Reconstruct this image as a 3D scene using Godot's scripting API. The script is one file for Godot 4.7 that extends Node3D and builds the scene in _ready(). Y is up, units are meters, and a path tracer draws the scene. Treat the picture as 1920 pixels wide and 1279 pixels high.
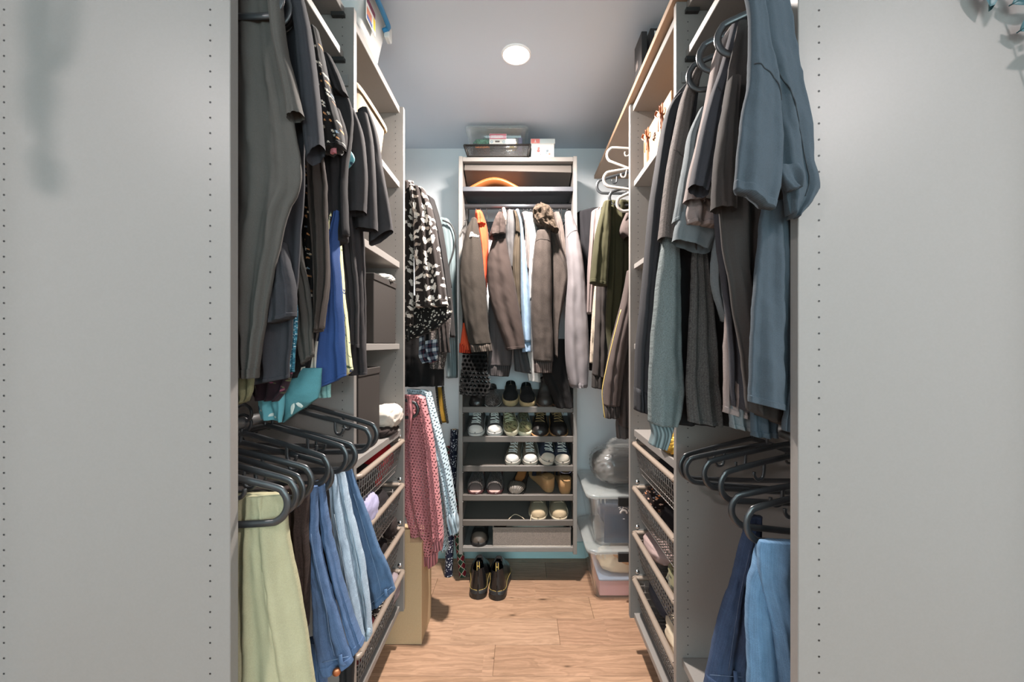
extends Node3D
# Walk-in closet: two side runs of melamine shelving, a back tower with shoe shelves, clothes on rails. y is up, metres; the camera stands at the origin looking along -z.

const F := 760.0          # focal length in pixels of the 1920 x 1279 frame
const CX := 978.0         # principal point
const CY := 645.0
const H := 1.40           # eye height
const CEIL := 2.68
const XL := -0.538        # front plane of the left run
const XR := 0.488         # front plane of the right run
const WL := -0.985        # closet side walls
const WR := 0.935
const WB := -2.655        # back wall
const TOP := 2.481        # top of the closet panels
const TH := 0.0222        # board thickness

var nz := FastNoiseLite.new()
var rg := RandomNumberGenerator.new()
var M := {}
var TX := {}
var used := {}
var cable: ArrayMesh

func _ready():
	# ---------------- camera
	var cam := Camera3D.new()
	cam.name = "camera"
	cam.projection = Camera3D.PROJECTION_FRUSTUM
	cam.near = 0.05
	cam.far = 60.0
	cam.keep_aspect = Camera3D.KEEP_HEIGHT
	cam.size = 1279.0 / F * 0.05
	cam.frustum_offset = Vector2((960.0 - CX) / F * 0.05, (CY - 639.5) / F * 0.05)
	cam.position = Vector3(0, H, 0)
	add_child(cam)
	cam.current = true
	# ---------------- sky and exposure
	var we := WorldEnvironment.new()
	we.name = "world_environment"
	var env := Environment.new()
	env.background_mode = Environment.BG_COLOR
	env.background_color = Color(0.72, 0.8, 0.85)
	env.background_energy_multiplier = 0.6
	env.tonemap_mode = Environment.TONE_MAPPER_LINEAR
	env.tonemap_exposure = 1.0
	env.sdfgi_enabled = true
	env.ssao_enabled = true
	env.ssil_enabled = true
	we.environment = env
	add_child(we)
	# ---------------- large lights behind the camera: window, plus lamps added to neutralise the panels
	area_light("window_daylight", Vector3(0.3, 1.75, 3.02), Vector2(2.6, 1.5), Vector3(0, 0, -1), Color(0.87, 0.985, 1.0), 8.3)
	area_light("added_panel_light", Vector3(1.5, 2.6, 0.75), Vector2(0.16, 0.16), Vector3(0, -1, 0), Color(1.0, 0.955, 0.95), 5.6)
	area_light("added_panel_light", Vector3(-1.5, 2.6, 0.75), Vector2(0.16, 0.16), Vector3(0, -1, 0), Color(1.0, 0.955, 0.95), 4.2)
	nz.seed = 7
	nz.frequency = 1.0
	rg.seed = 11
	textures()
	shell()
	left_run()
	right_run()
	back_tower()
	hangers()
	left_clothes()
	left_lower_clothes()
	left_corner_clothes()
	right_clothes()
	right_lower_clothes()
	right_corner_clothes()
	tower_clothes()
	shoes()
	boxes_and_bins()
	basket_contents()
	near_decor()

func area_light(called: String, at: Vector3, size: Vector2, towards: Vector3, col: Color, energy: float):
	var l := AreaLight3D.new()
	l.name = called
	l.area_size = size
	l.light_color = col
	l.light_energy = energy
	l.area_normalize_energy = true
	l.area_range = 12.0
	l.shadow_enabled = true
	add_child(l, true)
	l.position = at
	var up := Vector3.UP if absf(towards.y) < 0.9 else Vector3.FORWARD
	l.look_at_from_position(at, at + towards, up)

# ---------------------------------------------------------------- naming
func numbered(called: String) -> String:
	var n: int = used.get(called, 0)
	used[called] = n + 1
	return called if n == 0 else "%s_%03d" % [called, n]

func tag(o: Node3D, label: String, category: String, group := ""):
	o.set_meta("label", label)
	o.set_meta("category", category)
	if group != "":
		o.set_meta("group", group)

func thing(called: String, label: String, category: String, at := Vector3.ZERO, group := "") -> Node3D:
	var o := Node3D.new()
	o.name = numbered(called)
	add_child(o)
	o.position = at
	tag(o, label, category, group)
	return o

func part(called: String, mesh: Mesh, m: Material, parent: Node3D, world := true) -> MeshInstance3D:
	# a mesh under a thing; with world = true the mesh is given in world coordinates
	var o := MeshInstance3D.new()
	o.mesh = mesh
	o.set_surface_override_material(0, m)
	var n := called
	var k := 0
	while parent.has_node(NodePath(n)):
		k += 1
		n = "%s_%03d" % [called, k]
	o.name = n
	parent.add_child(o)
	if world:
		var w := Vector3.ZERO
		var p: Node = parent
		while p is Node3D and p != self:
			w += p.position
			p = p.get_parent()
		o.position = -w
	return o

func solo(called: String, mesh: Mesh, m: Material, label := "", category := "", group := "") -> MeshInstance3D:
	var o := MeshInstance3D.new()
	o.name = numbered(called)
	o.mesh = mesh
	o.set_surface_override_material(0, m)
	add_child(o)
	if label != "":
		tag(o, label, category, group)
	return o

func struct(called: String, mesh: Mesh, m: Material) -> MeshInstance3D:
	var o := solo(called, mesh, m)
	o.set_meta("kind", "structure")
	return o

# ---------------------------------------------------------------- geometry helpers
func P(x: float, y: float, d: float) -> Vector3:
	return Vector3((x - CX) * d / F, H + (CY - y) * d / F, -d)

func ST() -> SurfaceTool:
	var st := SurfaceTool.new()
	st.begin(Mesh.PRIMITIVE_TRIANGLES)
	return st

func quad(st: SurfaceTool, a: Vector3, b: Vector3, c: Vector3, d: Vector3, out: Vector3):
	if (b - a).cross(c - a).dot(out) > 0.0:
		var t := b
		b = d
		d = t
	for v: Vector3 in [a, b, c, a, c, d]:
		st.add_vertex(v)

func tri(st: SurfaceTool, a: Vector3, b: Vector3, c: Vector3, out: Vector3):
	if (b - a).cross(c - a).dot(out) > 0.0:
		var t := b
		b = c
		c = t
	for v: Vector3 in [a, b, c]:
		st.add_vertex(v)

func box(st: SurfaceTool, lo: Vector3, hi: Vector3, b := 0.0015, tf := Transform3D()):
	# a box with chamfered edges
	st.set_smooth_group(-1)
	var c := (lo + hi) * 0.5
	var s := (hi - lo).abs() * 0.5
	b = minf(b, minf(s.x, minf(s.y, s.z)) * 0.45)
	for ax in 3:
		var u := (ax + 1) % 3
		var w := (ax + 2) % 3
		for sg: float in [-1.0, 1.0]:
			var q := []
			for k in 4:
				var p := Vector3.ZERO
				p[ax] = s[ax] * sg
				p[u] = (s[u] - b) * (-1.0 if k == 0 or k == 3 else 1.0)
				p[w] = (s[w] - b) * (-1.0 if k < 2 else 1.0)
				q.append(tf * (c + p))
			var n := Vector3.ZERO
			n[ax] = sg
			quad(st, q[0], q[1], q[2], q[3], tf.basis * n)
		for su: float in [-1.0, 1.0]:
			for sw: float in [-1.0, 1.0]:
				# the edge along ax at (su, sw)
				var q := []
				for k in 4:
					var p := Vector3.ZERO
					p[ax] = (s[ax] - b) * (-1.0 if k == 0 or k == 3 else 1.0)
					p[u] = su * (s[u] - (0.0 if k < 2 else b))
					p[w] = sw * (s[w] - (b if k < 2 else 0.0))
					q.append(tf * (c + p))
				var n := Vector3.ZERO
				n[u] = su
				n[w] = sw
				quad(st, q[0], q[1], q[2], q[3], tf.basis * n)
	for sx: float in [-1.0, 1.0]:
		for sy: float in [-1.0, 1.0]:
			for sz: float in [-1.0, 1.0]:
				var sg := Vector3(sx, sy, sz)
				tri(st, tf * (c + sg * (s - Vector3(0, b, b))), tf * (c + sg * (s - Vector3(b, 0, b))), tf * (c + sg * (s - Vector3(b, b, 0))), tf.basis * sg)

func done(st: SurfaceTool) -> ArrayMesh:
	st.generate_normals()
	return st.commit()

func bx(lo: Vector3, hi: Vector3, b := 0.0015) -> ArrayMesh:
	var st := ST()
	box(st, lo, hi, b)
	return done(st)

func curve(pts: Array, steps := 6, closed := false) -> PackedVector3Array:
	# Catmull-Rom through the points
	var out := PackedVector3Array()
	var n := pts.size()
	var last := n if closed else n - 1
	for i in last:
		var p0: Vector3 = pts[(i - 1 + n) % n] if closed or i > 0 else pts[0]
		var p1: Vector3 = pts[i]
		var p2: Vector3 = pts[(i + 1) % n]
		var p3: Vector3 = pts[(i + 2) % n] if closed or i + 2 < n else pts[n - 1]
		for k in steps:
			out.append(p1.cubic_interpolate(p2, p0, p3, float(k) / steps))
	if not closed:
		out.append(pts[n - 1])
	return out

func tube(st: SurfaceTool, pts: PackedVector3Array, r: float, seg := 8, closed := false, flat := 1.0, up := Vector3.ZERO):
	# sweeps a round (or flattened) section along a path; with up given the section's narrow side keeps to it
	st.set_smooth_group(0)
	var n := pts.size()
	var rings := []
	var prev := Vector3.ZERO
	for i in n:
		var a: Vector3 = pts[(i - 1 + n) % n] if closed or i > 0 else pts[0]
		var b: Vector3 = pts[(i + 1) % n] if closed or i < n - 1 else pts[n - 1]
		var t := (b - a).normalized()
		var nn: Vector3
		if up != Vector3.ZERO:
			nn = (up - t * up.dot(t)).normalized()
		elif prev == Vector3.ZERO:
			var h := Vector3.UP if absf(t.y) < 0.9 else Vector3.RIGHT
			nn = (h - t * h.dot(t)).normalized()
		else:
			nn = (prev - t * prev.dot(t)).normalized()
		prev = nn
		var bb := t.cross(nn)
		var ring := PackedVector3Array()
		for k in seg:
			var ang := TAU * k / seg
			ring.append(pts[i] + nn * (cos(ang) * r * flat) + bb * (sin(ang) * r))
		rings.append(ring)
	for i in (n if closed else n - 1):
		var A: PackedVector3Array = rings[i]
		var B: PackedVector3Array = rings[(i + 1) % n]
		for k in seg:
			var k2 := (k + 1) % seg
			quad(st, A[k], B[k], B[k2], A[k2], A[k] + A[k2] - pts[i] * 2.0)
	if not closed:
		for e: int in [0, n - 1]:
			var R: PackedVector3Array = rings[e]
			var dirn := pts[0] - pts[1] if e == 0 else pts[n - 1] - pts[n - 2]
			for k in seg:
				tri(st, pts[e], R[k], R[(k + 1) % seg], dirn)

func tubes(paths: Array, r: float, seg := 8, closed := false, flat := 1.0, up := Vector3.ZERO) -> ArrayMesh:
	var st := ST()
	for p in paths:
		tube(st, PackedVector3Array(p), r, seg, closed, flat, up)
	st.index()
	return done(st)

func lathe(st: SurfaceTool, prof: Array, at: Vector3, seg := 20, axis := Vector3.UP):
	# prof: Vector2(radius, height) pairs from the bottom up
	st.set_smooth_group(0)
	var q := Quaternion(Vector3.UP, axis.normalized()) if axis.normalized().dot(Vector3.UP) > -0.999 else Quaternion(Vector3.RIGHT, PI)
	for i in prof.size() - 1:
		var a: Vector2 = prof[i]
		var b: Vector2 = prof[i + 1]
		for k in seg:
			var t0 := TAU * k / seg
			var t1 := TAU * (k + 1) / seg
			var d0 := Vector3(cos(t0), 0, sin(t0))
			var d1 := Vector3(cos(t1), 0, sin(t1))
			var nrm := (d0 + d1) * (b.y - a.y) + Vector3.UP * (a.x - b.x) * 2.0
			var p0 := at + q * (d0 * a.x + Vector3.UP * a.y)
			var p1 := at + q * (d0 * b.x + Vector3.UP * b.y)
			var p2 := at + q * (d1 * b.x + Vector3.UP * b.y)
			var p3 := at + q * (d1 * a.x + Vector3.UP * a.y)
			if a.x < 1e-5:
				tri(st, p0, p1, p2, q * nrm)
			elif b.x < 1e-5:
				tri(st, p0, p1, p3, q * nrm)
			else:
				quad(st, p0, p1, p2, p3, q * nrm)

func lathed(prof: Array, at: Vector3, seg := 20, axis := Vector3.UP) -> ArrayMesh:
	var st := ST()
	lathe(st, prof, at, seg, axis)
	st.index()
	return done(st)

func along(pts: PackedVector3Array, v: float) -> Vector3:
	var n := pts.size()
	var f := v * (n - 1)
	var i := clampi(int(f), 0, n - 2)
	f -= i
	return pts[i].cubic_interpolate(pts[i + 1], pts[maxi(i - 1, 0)], pts[mini(i + 2, n - 1)], f)

func trace(s: String, d: float, K := [0.0, 0.0, 1.0]) -> PackedVector3Array:
	# an outline read off a close-up (its corner and scale in K), set at its own distance d; a third number adds to d
	var out := PackedVector3Array()
	for w in s.split(" ", false):
		var f := w.split_floats(",")
		out.append(P(K[0] + f[0] / K[2], K[1] + f[1] / K[2], d + (f[2] if f.size() > 2 else 0.0)))
	return out

func cloth(L: PackedVector3Array, R: PackedVector3Array, o := {}) -> ArrayMesh:
	# hanging cloth between a left and a right edge: two layers, folds that deepen downwards, a closed outline with real thickness
	var nv: int = o.get("nv", 34)
	var nu: int = o.get("nu", 22)
	var v0: float = o.get("v0", 0.0)
	var v1: float = o.get("v1", 1.0)
	var open: bool = o.get("open", false)
	var us: float = o.get("uoff", 0.0)
	var N := nu * 2
	var st := ST()
	st.set_smooth_group(0)
	var len := 0.0
	var pc := Vector3.ZERO
	for i in nv + 1:
		var v := lerpf(v0, v1, float(i) / nv)
		var l := along(L, v)
		var r := along(R, v)
		var c := (l + r) * 0.5
		if i > 0:
			len += c.distance_to(pc)
		pc = c
		var ax := r - l
		var wd := ax.length()
		var zd := facing(ax)
		for k in N + 1:
			var ang := TAU * k / N
			var u := 0.5 - 0.5 * cos(ang)
			st.set_uv(Vector2(us + u * wd, len))
			st.add_vertex(cloth_at(o, l, ax, zd, u, sin(ang), v))
	var W := N + 1
	for i in nv:
		for k in N:
			var p := i * W + k
			st.add_index(p)
			st.add_index(p + 1)
			st.add_index(p + W + 1)
			st.add_index(p)
			st.add_index(p + W + 1)
			st.add_index(p + W)
	if not open:
		# close both ends by joining front and back
		for row: int in [0, nv]:
			for k in nu:
				var i0 := row * W + k
				var i1 := row * W + k + 1
				var j0 := row * W + N - k
				var j1 := row * W + N - k - 1
				var q := [i0, j0, j1, i0, j1, i1] if row == 0 else [i0, i1, j1, i0, j1, j0]
				for z: int in q:
					st.add_index(z)
	st.generate_normals()
	return st.commit()

func cloth_seam(L: PackedVector3Array, R: PackedVector3Array, o: Dictionary, uv: Array, r := 0.0012) -> ArrayMesh:
	# a stitched line lying on the front of a hanging cloth, through (across, down) positions
	var line := PackedVector3Array()
	var way := []
	for p in uv:
		way.append(Vector3(p[0], p[1], 0))
	for p: Vector3 in curve(way, 7):
		var l := along(L, p.y)
		var ax := along(R, p.y) - l
		line.append(cloth_at(o, l, ax, facing(ax), p.x, 2.0 * sqrt(maxf(p.x * (1.0 - p.x), 0.0)), p.y) + facing(ax) * 0.0004)
	return tubes([line], r, 5)

func facing(ax: Vector3) -> Vector3:
	var zd := ax.normalized().cross(Vector3.UP)
	return zd.normalized() if zd.length() > 0.05 else Vector3(0, 0, 1)

func cloth_at(o: Dictionary, l: Vector3, ax: Vector3, zd: Vector3, u: float, sn: float, v: float) -> Vector3:
	var ph: float = o.get("ph", 0.3)
	var f: float = o.get("f", 2.5)
	var soft := 0.4 if o.get("open", false) else 1.0
	var n: float = o.get("n", 0.003) * (0.5 if soft < 1.0 else 1.0)
	var w: float = o.get("t", 0.012) * lerpf(o.get("ttop", 0.7), 1.0, minf(v * 3.0, 1.0)) * signf(sn) * pow(absf(sn), o.get("sq", 0.6))
	var am: float = o.get("a", 0.007) * soft * lerpf(o.get("a0", 0.25), 1.0, v)
	var e := minf(1.0, 6.0 * u * (1.0 - u) + 0.25)
	var fold := am * e * (sin(TAU * (f * u + ph) + 1.2 * sin(2.6 * v + ph * 9.0)) + 0.45 * sin(TAU * (f * 2.2 * u + ph * 3.1) - 2.2 * v))
	var p := l + ax * u
	fold += n * nz.get_noise_3d(p.x * 16.0 + ph * 31.0, p.y * 9.0, p.z * 16.0) * 2.2
	fold += n * 0.6 * nz.get_noise_3d(p.x * 40.0, p.y * 26.0 + ph * 7.0, p.z * 40.0)
	fold += n * 1.6 * (0.22 - absf(nz.get_noise_3d(p.x * 8.0 + p.y * 5.0, p.y * 11.0 - p.x * 6.0 + ph * 17.0, p.z * 8.0)))
	return p + zd * (w + fold + o.get("bulge", 0.0) * sin(PI * u) * sin(PI * v))

func lump(c: Vector3, s: Vector3, amp: float, fr: float, sd: float, nu := 30, nv := 18, flat := 0.0) -> ArrayMesh:
	# a crumpled heap of cloth: a squashed ball broken up by folded noise
	var st := ST()
	st.set_smooth_group(0)
	for i in nv + 1:
		var th := PI * i / nv
		for k in nu + 1:
			var ph := TAU * k / nu
			var d := Vector3(sin(th) * cos(ph), cos(th), sin(th) * sin(ph))
			var e := Vector3(signf(d.x) * pow(absf(d.x), 0.7), signf(d.y) * pow(absf(d.y), 0.8), signf(d.z) * pow(absf(d.z), 0.7))
			var ridge := 1.0 - absf(nz.get_noise_3d(d.x * fr + sd * 13.0, d.y * fr, d.z * fr)) * 2.4
			var m := 1.0 + amp * ridge + amp * 0.7 * nz.get_noise_3d(d.x * fr * 2.3, d.y * fr * 2.3 + sd * 5.0, d.z * fr * 2.3)
			var p := e * s * m
			if flat > 0.0:
				p.y = maxf(p.y, -s.y * flat)
			st.set_uv(Vector2(float(k) / nu * s.x * 6.0, float(i) / nv * s.y * 6.0))
			st.add_vertex(c + p)
	var W := nu + 1
	for i in nv:
		for k in nu:
			var q := i * W + k
			for z: int in [q, q + W + 1, q + 1, q, q + W, q + W + 1]:
				st.add_index(z)
	st.generate_normals()
	return st.commit()

func disc_holes(at: Array, nrm: Vector3, r: float) -> ArrayMesh:
	# shelf-pin sleeves: small shallow cups
	var st := ST()
	var b := Basis(Quaternion(Vector3(0, 0, 1), nrm))
	for p: Vector3 in at:
		for k in 8:
			var a0 := TAU * k / 8.0
			var a1 := TAU * (k + 1) / 8.0
			var d0 := b * Vector3(cos(a0), sin(a0), 0)
			var d1 := b * Vector3(cos(a1), sin(a1), 0)
			st.set_smooth_group(-1)
			tri(st, p + nrm * 0.0002, p + d0 * r + nrm * 0.0005, p + d1 * r + nrm * 0.0005, nrm)
	return done(st)

# ---------------------------------------------------------------- materials
func plain(key: String, col: Color, rough := 0.6, metal := 0.0, spec := 0.5) -> StandardMaterial3D:
	if M.has(key):
		return M[key]
	var m := StandardMaterial3D.new()
	m.resource_name = key
	m.albedo_color = col
	m.roughness = rough
	m.metallic = metal
	m.metallic_specular = spec
	m.cull_mode = BaseMaterial3D.CULL_DISABLED
	M[key] = m
	return m

func c8(r: int, g: int, b: int) -> Color:
	return Color8(r, g, b)

func glassy(key: String, col: Color, alpha: float, rough := 0.12) -> StandardMaterial3D:
	if M.has(key):
		return M[key]
	var m := plain(key, Color(col.r, col.g, col.b, alpha), rough)
	m.transparency = BaseMaterial3D.TRANSPARENCY_ALPHA
	return m

func fab(col: Color, kind := "knit", per_m := 9.0, rough := 0.92) -> StandardMaterial3D:
	var key := "fabric_%s_%s_%d" % [kind, col.to_html(false), int(per_m)]
	if M.has(key):
		return M[key]
	var m := plain(key, col, rough, 0.0, 0.3)
	m.albedo_texture = TX[kind]
	m.uv1_scale = Vector3(per_m, per_m, per_m)
	m.rim_enabled = true
	m.rim = 0.18
	m.rim_tint = 0.7
	if kind == "knit" or kind == "heather" or kind == "tweed":
		m.heightmap_enabled = true
		m.heightmap_texture = TX[kind]
		m.heightmap_scale = 0.05
	return m

func print_cloth(kind: String, per_m: float, rough := 0.9, alpha := false) -> StandardMaterial3D:
	var m := fab(Color.WHITE, kind, per_m, rough)
	if alpha:
		m.transparency = BaseMaterial3D.TRANSPARENCY_ALPHA_SCISSOR
		m.alpha_scissor_threshold = 0.5
	return m

func img(w: int, h: int, col: Color) -> Image:
	var im := Image.create(w, h, false, Image.FORMAT_RGBA8)
	im.fill(col)
	return im

func tex(key: String, im: Image):
	TX[key] = ImageTexture.create_from_image(im)

func blob(im: Image, cx: float, cy: float, rx: float, ry: float, ang: float, col: Color, leaf := false):
	# an ellipse or a pointed leaf, wrapped round the edges
	var w := im.get_width()
	var h := im.get_height()
	var r := int(maxf(rx, ry)) + 1
	var ca := cos(ang)
	var sa := sin(ang)
	for y in range(-r, r + 1):
		for x in range(-r, r + 1):
			var u := (x * ca + y * sa) / rx
			var v := (-x * sa + y * ca) / ry
			var inside := absf(v) < 1.0 - u * u if leaf else u * u + v * v < 1.0
			if inside and absf(u) < 1.0:
				im.set_pixel(posmod(int(cx) + x, w), posmod(int(cy) + y, h), col)

func stroke(im: Image, x0: float, y0: float, x1: float, y1: float, wd: float, col: Color):
	var n := int(Vector2(x1 - x0, y1 - y0).length() / maxf(wd * 0.5, 0.7)) + 1
	for i in n + 1:
		var t := float(i) / n
		blob(im, lerpf(x0, x1, t), lerpf(y0, y1, t), wd, wd, 0.0, col)

func textures():
	var r := RandomNumberGenerator.new()
	r.seed = 5
	# fine knit, heather, tweed
	for k in ["knit", "heather", "tweed"]:
		var im := img(256, 256, Color.WHITE)
		var rows := 2 if k == "tweed" else 1
		for y in 256:
			for x in 256:
				var g := 0.0
				if k == "knit":
					g = 0.90 + 0.07 * sin(TAU * x / 8.0) * sin(TAU * y / 4.0) + r.randf_range(-0.09, 0.04)
				elif k == "heather":
					g = 0.82 + r.randf_range(-0.22, 0.18) + 0.04 * sin(TAU * x / 8.0)
				else:
					g = 0.74 + r.randf_range(-0.16, 0.16) + 0.10 * (1.0 if (x / rows + y / rows) % 2 == 0 else -1.0)
				im.set_pixel(x, y, Color(g, g, g))
		if k == "heather":
			for i in 1500:
				var g := r.randf_range(0.55, 1.0)
				blob(im, r.randi() % 256, r.randi() % 256, r.randf_range(1.0, 3.0), 0.9, r.randf_range(1.0, 2.1), Color(g, g, g))
		tex(k, im)
	# denim: twill, slubs and a washed cloudiness
	var dn := img(512, 512, Color.WHITE)
	var fn := FastNoiseLite.new()
	fn.seed = 3
	fn.frequency = 0.012
	var slub := PackedFloat32Array()
	for x in 512:
		slub.append(r.randf_range(-0.04, 0.04))
	for y in 512:
		for x in 512:
			var g := 0.82 + slub[x] + r.randf_range(-0.10, 0.10) + 0.05 * sin(TAU * (x + y) / 6.0) + 0.07 * fn.get_noise_2d(minf(x, 512 - x) * 1.0, minf(y, 512 - y) * 0.6)
			g = clampf(g, 0.0, 1.0)
			dn.set_pixel(x, y, Color(g, minf(1.0, g * 1.01), minf(1.0, 0.06 + g * 0.97)))
	tex("denim", dn)
	# white fern and leaf print on black
	var fl := img(512, 512, c8(38, 32, 30))
	for i in 46:
		var x := r.randf() * 512.0
		var y := r.randf() * 512.0
		var a := r.randf() * TAU
		var ln := r.randf_range(50, 105)
		var tone := c8(215, 205, 195) if i % 4 else c8(165, 150, 138)
		stroke(fl, x, y, x + cos(a) * ln, y + sin(a) * ln, 1.4, tone)
		for j in 8:
			var q := ln * (0.2 + 0.1 * j)
			for s: float in [-1.0, 1.0]:
				var b := a + s * 0.8
				var sz := 14.0 - j * 1.0
				blob(fl, x + cos(a) * q + cos(b) * sz, y + sin(a) * q + sin(b) * sz, sz, 3.9, b, tone, true)
	tex("fern", fl)
	# small white flowers on black
	var sf := img(256, 256, c8(26, 23, 22))
	for i in 90:
		var x := r.randf() * 256.0
		var y := r.randf() * 256.0
		if i % 2:
			for j in 5:
				blob(sf, x + cos(TAU * j / 5.0) * 4.5, y + sin(TAU * j / 5.0) * 4.5, 3.2, 2.6, 0, c8(208, 200, 188))
			blob(sf, x, y, 1.8, 1.8, 0, c8(60, 50, 45))
		else:
			blob(sf, x, y, 7, 2.6, r.randf() * TAU, c8(190, 182, 170), true)
	tex("small_flowers", sf)
	# white and apricot daisies on black
	var df := img(256, 256, c8(27, 25, 25))
	for i in 46:
		var x := r.randf() * 256.0
		var y := r.randf() * 256.0
		var big := r.randf_range(3.5, 7.5)
		var tone: Color = [c8(222, 214, 200), c8(208, 150, 100), c8(140, 168, 190), c8(214, 208, 196)][i % 4]
		for j in 6:
			var a := TAU * j / 6.0 + i
			blob(df, x + cos(a) * big, y + sin(a) * big, big * 0.85, big * 0.42, a, tone)
		blob(df, x, y, big * 0.35, big * 0.35, 0, c8(190, 130, 60))
	tex("daisies", df)
	# teal sequins
	var sq := img(256, 256, c8(38, 96, 118))
	for y in range(0, 256, 4):
		for x in range(0, 256, 4):
			var g := r.randf()
			var tone := c8(40, 96, 118) if g < 0.5 else (c8(96, 160, 180) if g < 0.85 else c8(220, 236, 240))
			blob(sq, x + 2, y + 2, 1.9, 1.7, 0, tone)
	tex("sequins", sq)
	var gl := img(256, 256, c8(52, 46, 44))
	for i in 2600:
		var g := r.randf_range(0.15, 0.85)
		blob(gl, r.randi() % 256, r.randi() % 256, 1.4, 1.4, 0, Color(g, g * 0.94, g * 0.9))
	tex("glitter", gl)
	# plaid shirt
	var pl := img(256, 256, c8(26, 26, 40))
	for i in 256:
		for j in 256:
			var a := 1 if (i % 64) < 26 else 0
			var b := 1 if (j % 64) < 26 else 0
			var col := c8(24, 24, 38)
			if a + b == 2: col = c8(176, 182, 186)
			elif a + b == 1: col = c8(84, 92, 104)
			if i % 64 == 44 or j % 64 == 44: col = c8(150, 50, 60)
			pl.set_pixel(i, j, col)
	tex("plaid", pl)
	# red, green and white diamond gift wrap
	var gw := img(256, 256, c8(30, 52, 38))
	for y in 256:
		for x in 256:
			var a := posmod(x + y, 128)
			var b := posmod(x - y, 128)
			var col := c8(32, 56, 40)
			if (a < 64) != (b < 64): col = c8(112, 24, 34)
			if a < 6 or b < 6 or absi(a - 64) < 3 or absi(b - 64) < 3: col = c8(206, 200, 176)
			gw.set_pixel(x, y, col)
	tex("gift_plaid", gw)
	var sw := img(256, 256, c8(22, 26, 46))
	for i in 46:
		var x := r.randf() * 256.0
		var y := r.randf() * 256.0
		var big := r.randf_range(4.0, 12.0)
		for j in 5:
			var a := TAU * j / 5.0 + i
			blob(sw, x + cos(a) * big * 0.5, y + sin(a) * big * 0.5, big * 0.62, big * 0.3, a, c8(222, 224, 228), true)
	tex("stars", sw)
	# open crochet stitch: round holes, staggered
	for spec in [["crochet_pink", c8(204, 132, 136), 0.40], ["crochet_blue", c8(196, 216, 226), 0.40], ["crochet_black", c8(14, 13, 13), 0.62]]:
		var cr := img(128, 128, spec[1])
		for y in 128:
			for x in 128:
				var yy := y / 32.0
				var xx := x / 32.0 + 0.5 * (int(yy) % 2)
				var dx := fposmod(xx, 1.0) - 0.5
				var dy := fposmod(yy, 1.0) - 0.5
				var q := sqrt(dx * dx + dy * dy * 1.2)
				var g := 0.78 + 0.30 * q + r.randf_range(-0.06, 0.06)
				var col: Color = spec[1]
				col = Color(minf(col.r * g, 1), minf(col.g * g, 1), minf(col.b * g, 1), 0.0 if q < spec[2] * 0.62 else 1.0)
				cr.set_pixel(x, y, col)
		tex(spec[0], cr)
	# ribbing
	var rb := img(64, 64, Color.WHITE)
	for y in 64:
		for x in 64:
			var g := 0.78 + 0.2 * sin(TAU * x / 16.0)
			rb.set_pixel(x, y, Color(g, g, g))
	tex("rib", rb)
	# light teal cloth with dark and white sprigs; cream cloth with sprigs; camouflage
	for spec in [["teal_sprig", c8(92, 150, 158), c8(28, 60, 80), c8(196, 206, 200)], ["cream_sprig", c8(214, 208, 160), c8(50, 66, 110), c8(74, 92, 66)], ["camo", c8(120, 116, 84), c8(62, 66, 46), c8(92, 78, 58)], ["rose_print", c8(44, 30, 36), c8(120, 66, 84), c8(84, 88, 62)]]:
		var sp := img(256, 256, spec[1])
		for i in (38 if spec[0] != "camo" else 60):
			var x := r.randf() * 256.0
			var y := r.randf() * 256.0
			if spec[0] == "camo":
				blob(sp, x, y, r.randf_range(8, 24), r.randf_range(5, 12), r.randf() * TAU, spec[2] if i % 2 else spec[3])
			else:
				blob(sp, x, y, r.randf_range(6, 13), r.randf_range(3, 6), r.randf() * TAU, spec[2] if i % 3 else spec[3], true)
				blob(sp, x + 9, y + 5, 5, 3, r.randf() * TAU, spec[3], true)
		tex(spec[0], sp)
	# pale tie-dye wash for the light jeans
	# laminate floor: long oak grain with a few cathedrals and knots
	for v in 3:
		var wd := img(1024, 256, Color.WHITE)
		var g1 := FastNoiseLite.new()
		g1.seed = 40 + v
		g1.frequency = 0.01
		var g2 := FastNoiseLite.new()
		g2.seed = 60 + v
		g2.frequency = 0.05
		var knots := []
		for i in 3:
			knots.append(Vector3(r.randf() * 1024.0, r.randf_range(40, 216), r.randf_range(8, 20)))
		for y in 256:
			for x in 1024:
				var fx := float(x)
				var fy := float(y)
				var bend := 34.0 * g1.get_noise_2d(fx * 0.28, fy * 0.9)
				for kn: Vector3 in knots:
					var dx := (fx - kn.x) / 5.0
					var dy := fy - kn.y
					bend += kn.z * 2.2 * exp(-(dx * dx + dy * dy) / (kn.z * kn.z * 3.0)) * signf(dy)
				var rings := sin((fy + bend) * 0.24) * 0.5 + sin((fy + bend) * 0.71 + 1.0) * 0.3
				var fine := g2.get_noise_2d(fx * 0.12, fy * 7.0)
				var g := 0.84 + 0.075 * rings + 0.13 * fine + 0.07 * g1.get_noise_2d(fx * 0.2, fy * 0.5 + 500.0)
				for kn: Vector3 in knots:
					var dx := (fx - kn.x) / 3.0
					var dy := fy - kn.y
					g -= 0.34 * exp(-(dx * dx + dy * dy) / (kn.z * kn.z * 0.10))
				g = clampf(g, 0.0, 1.0)
				wd.set_pixel(x, y, Color(g, g * lerpf(0.94, 1.0, g), g * lerpf(0.86, 1.0, g)))
		tex("oak_%d" % v, wd)
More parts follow.
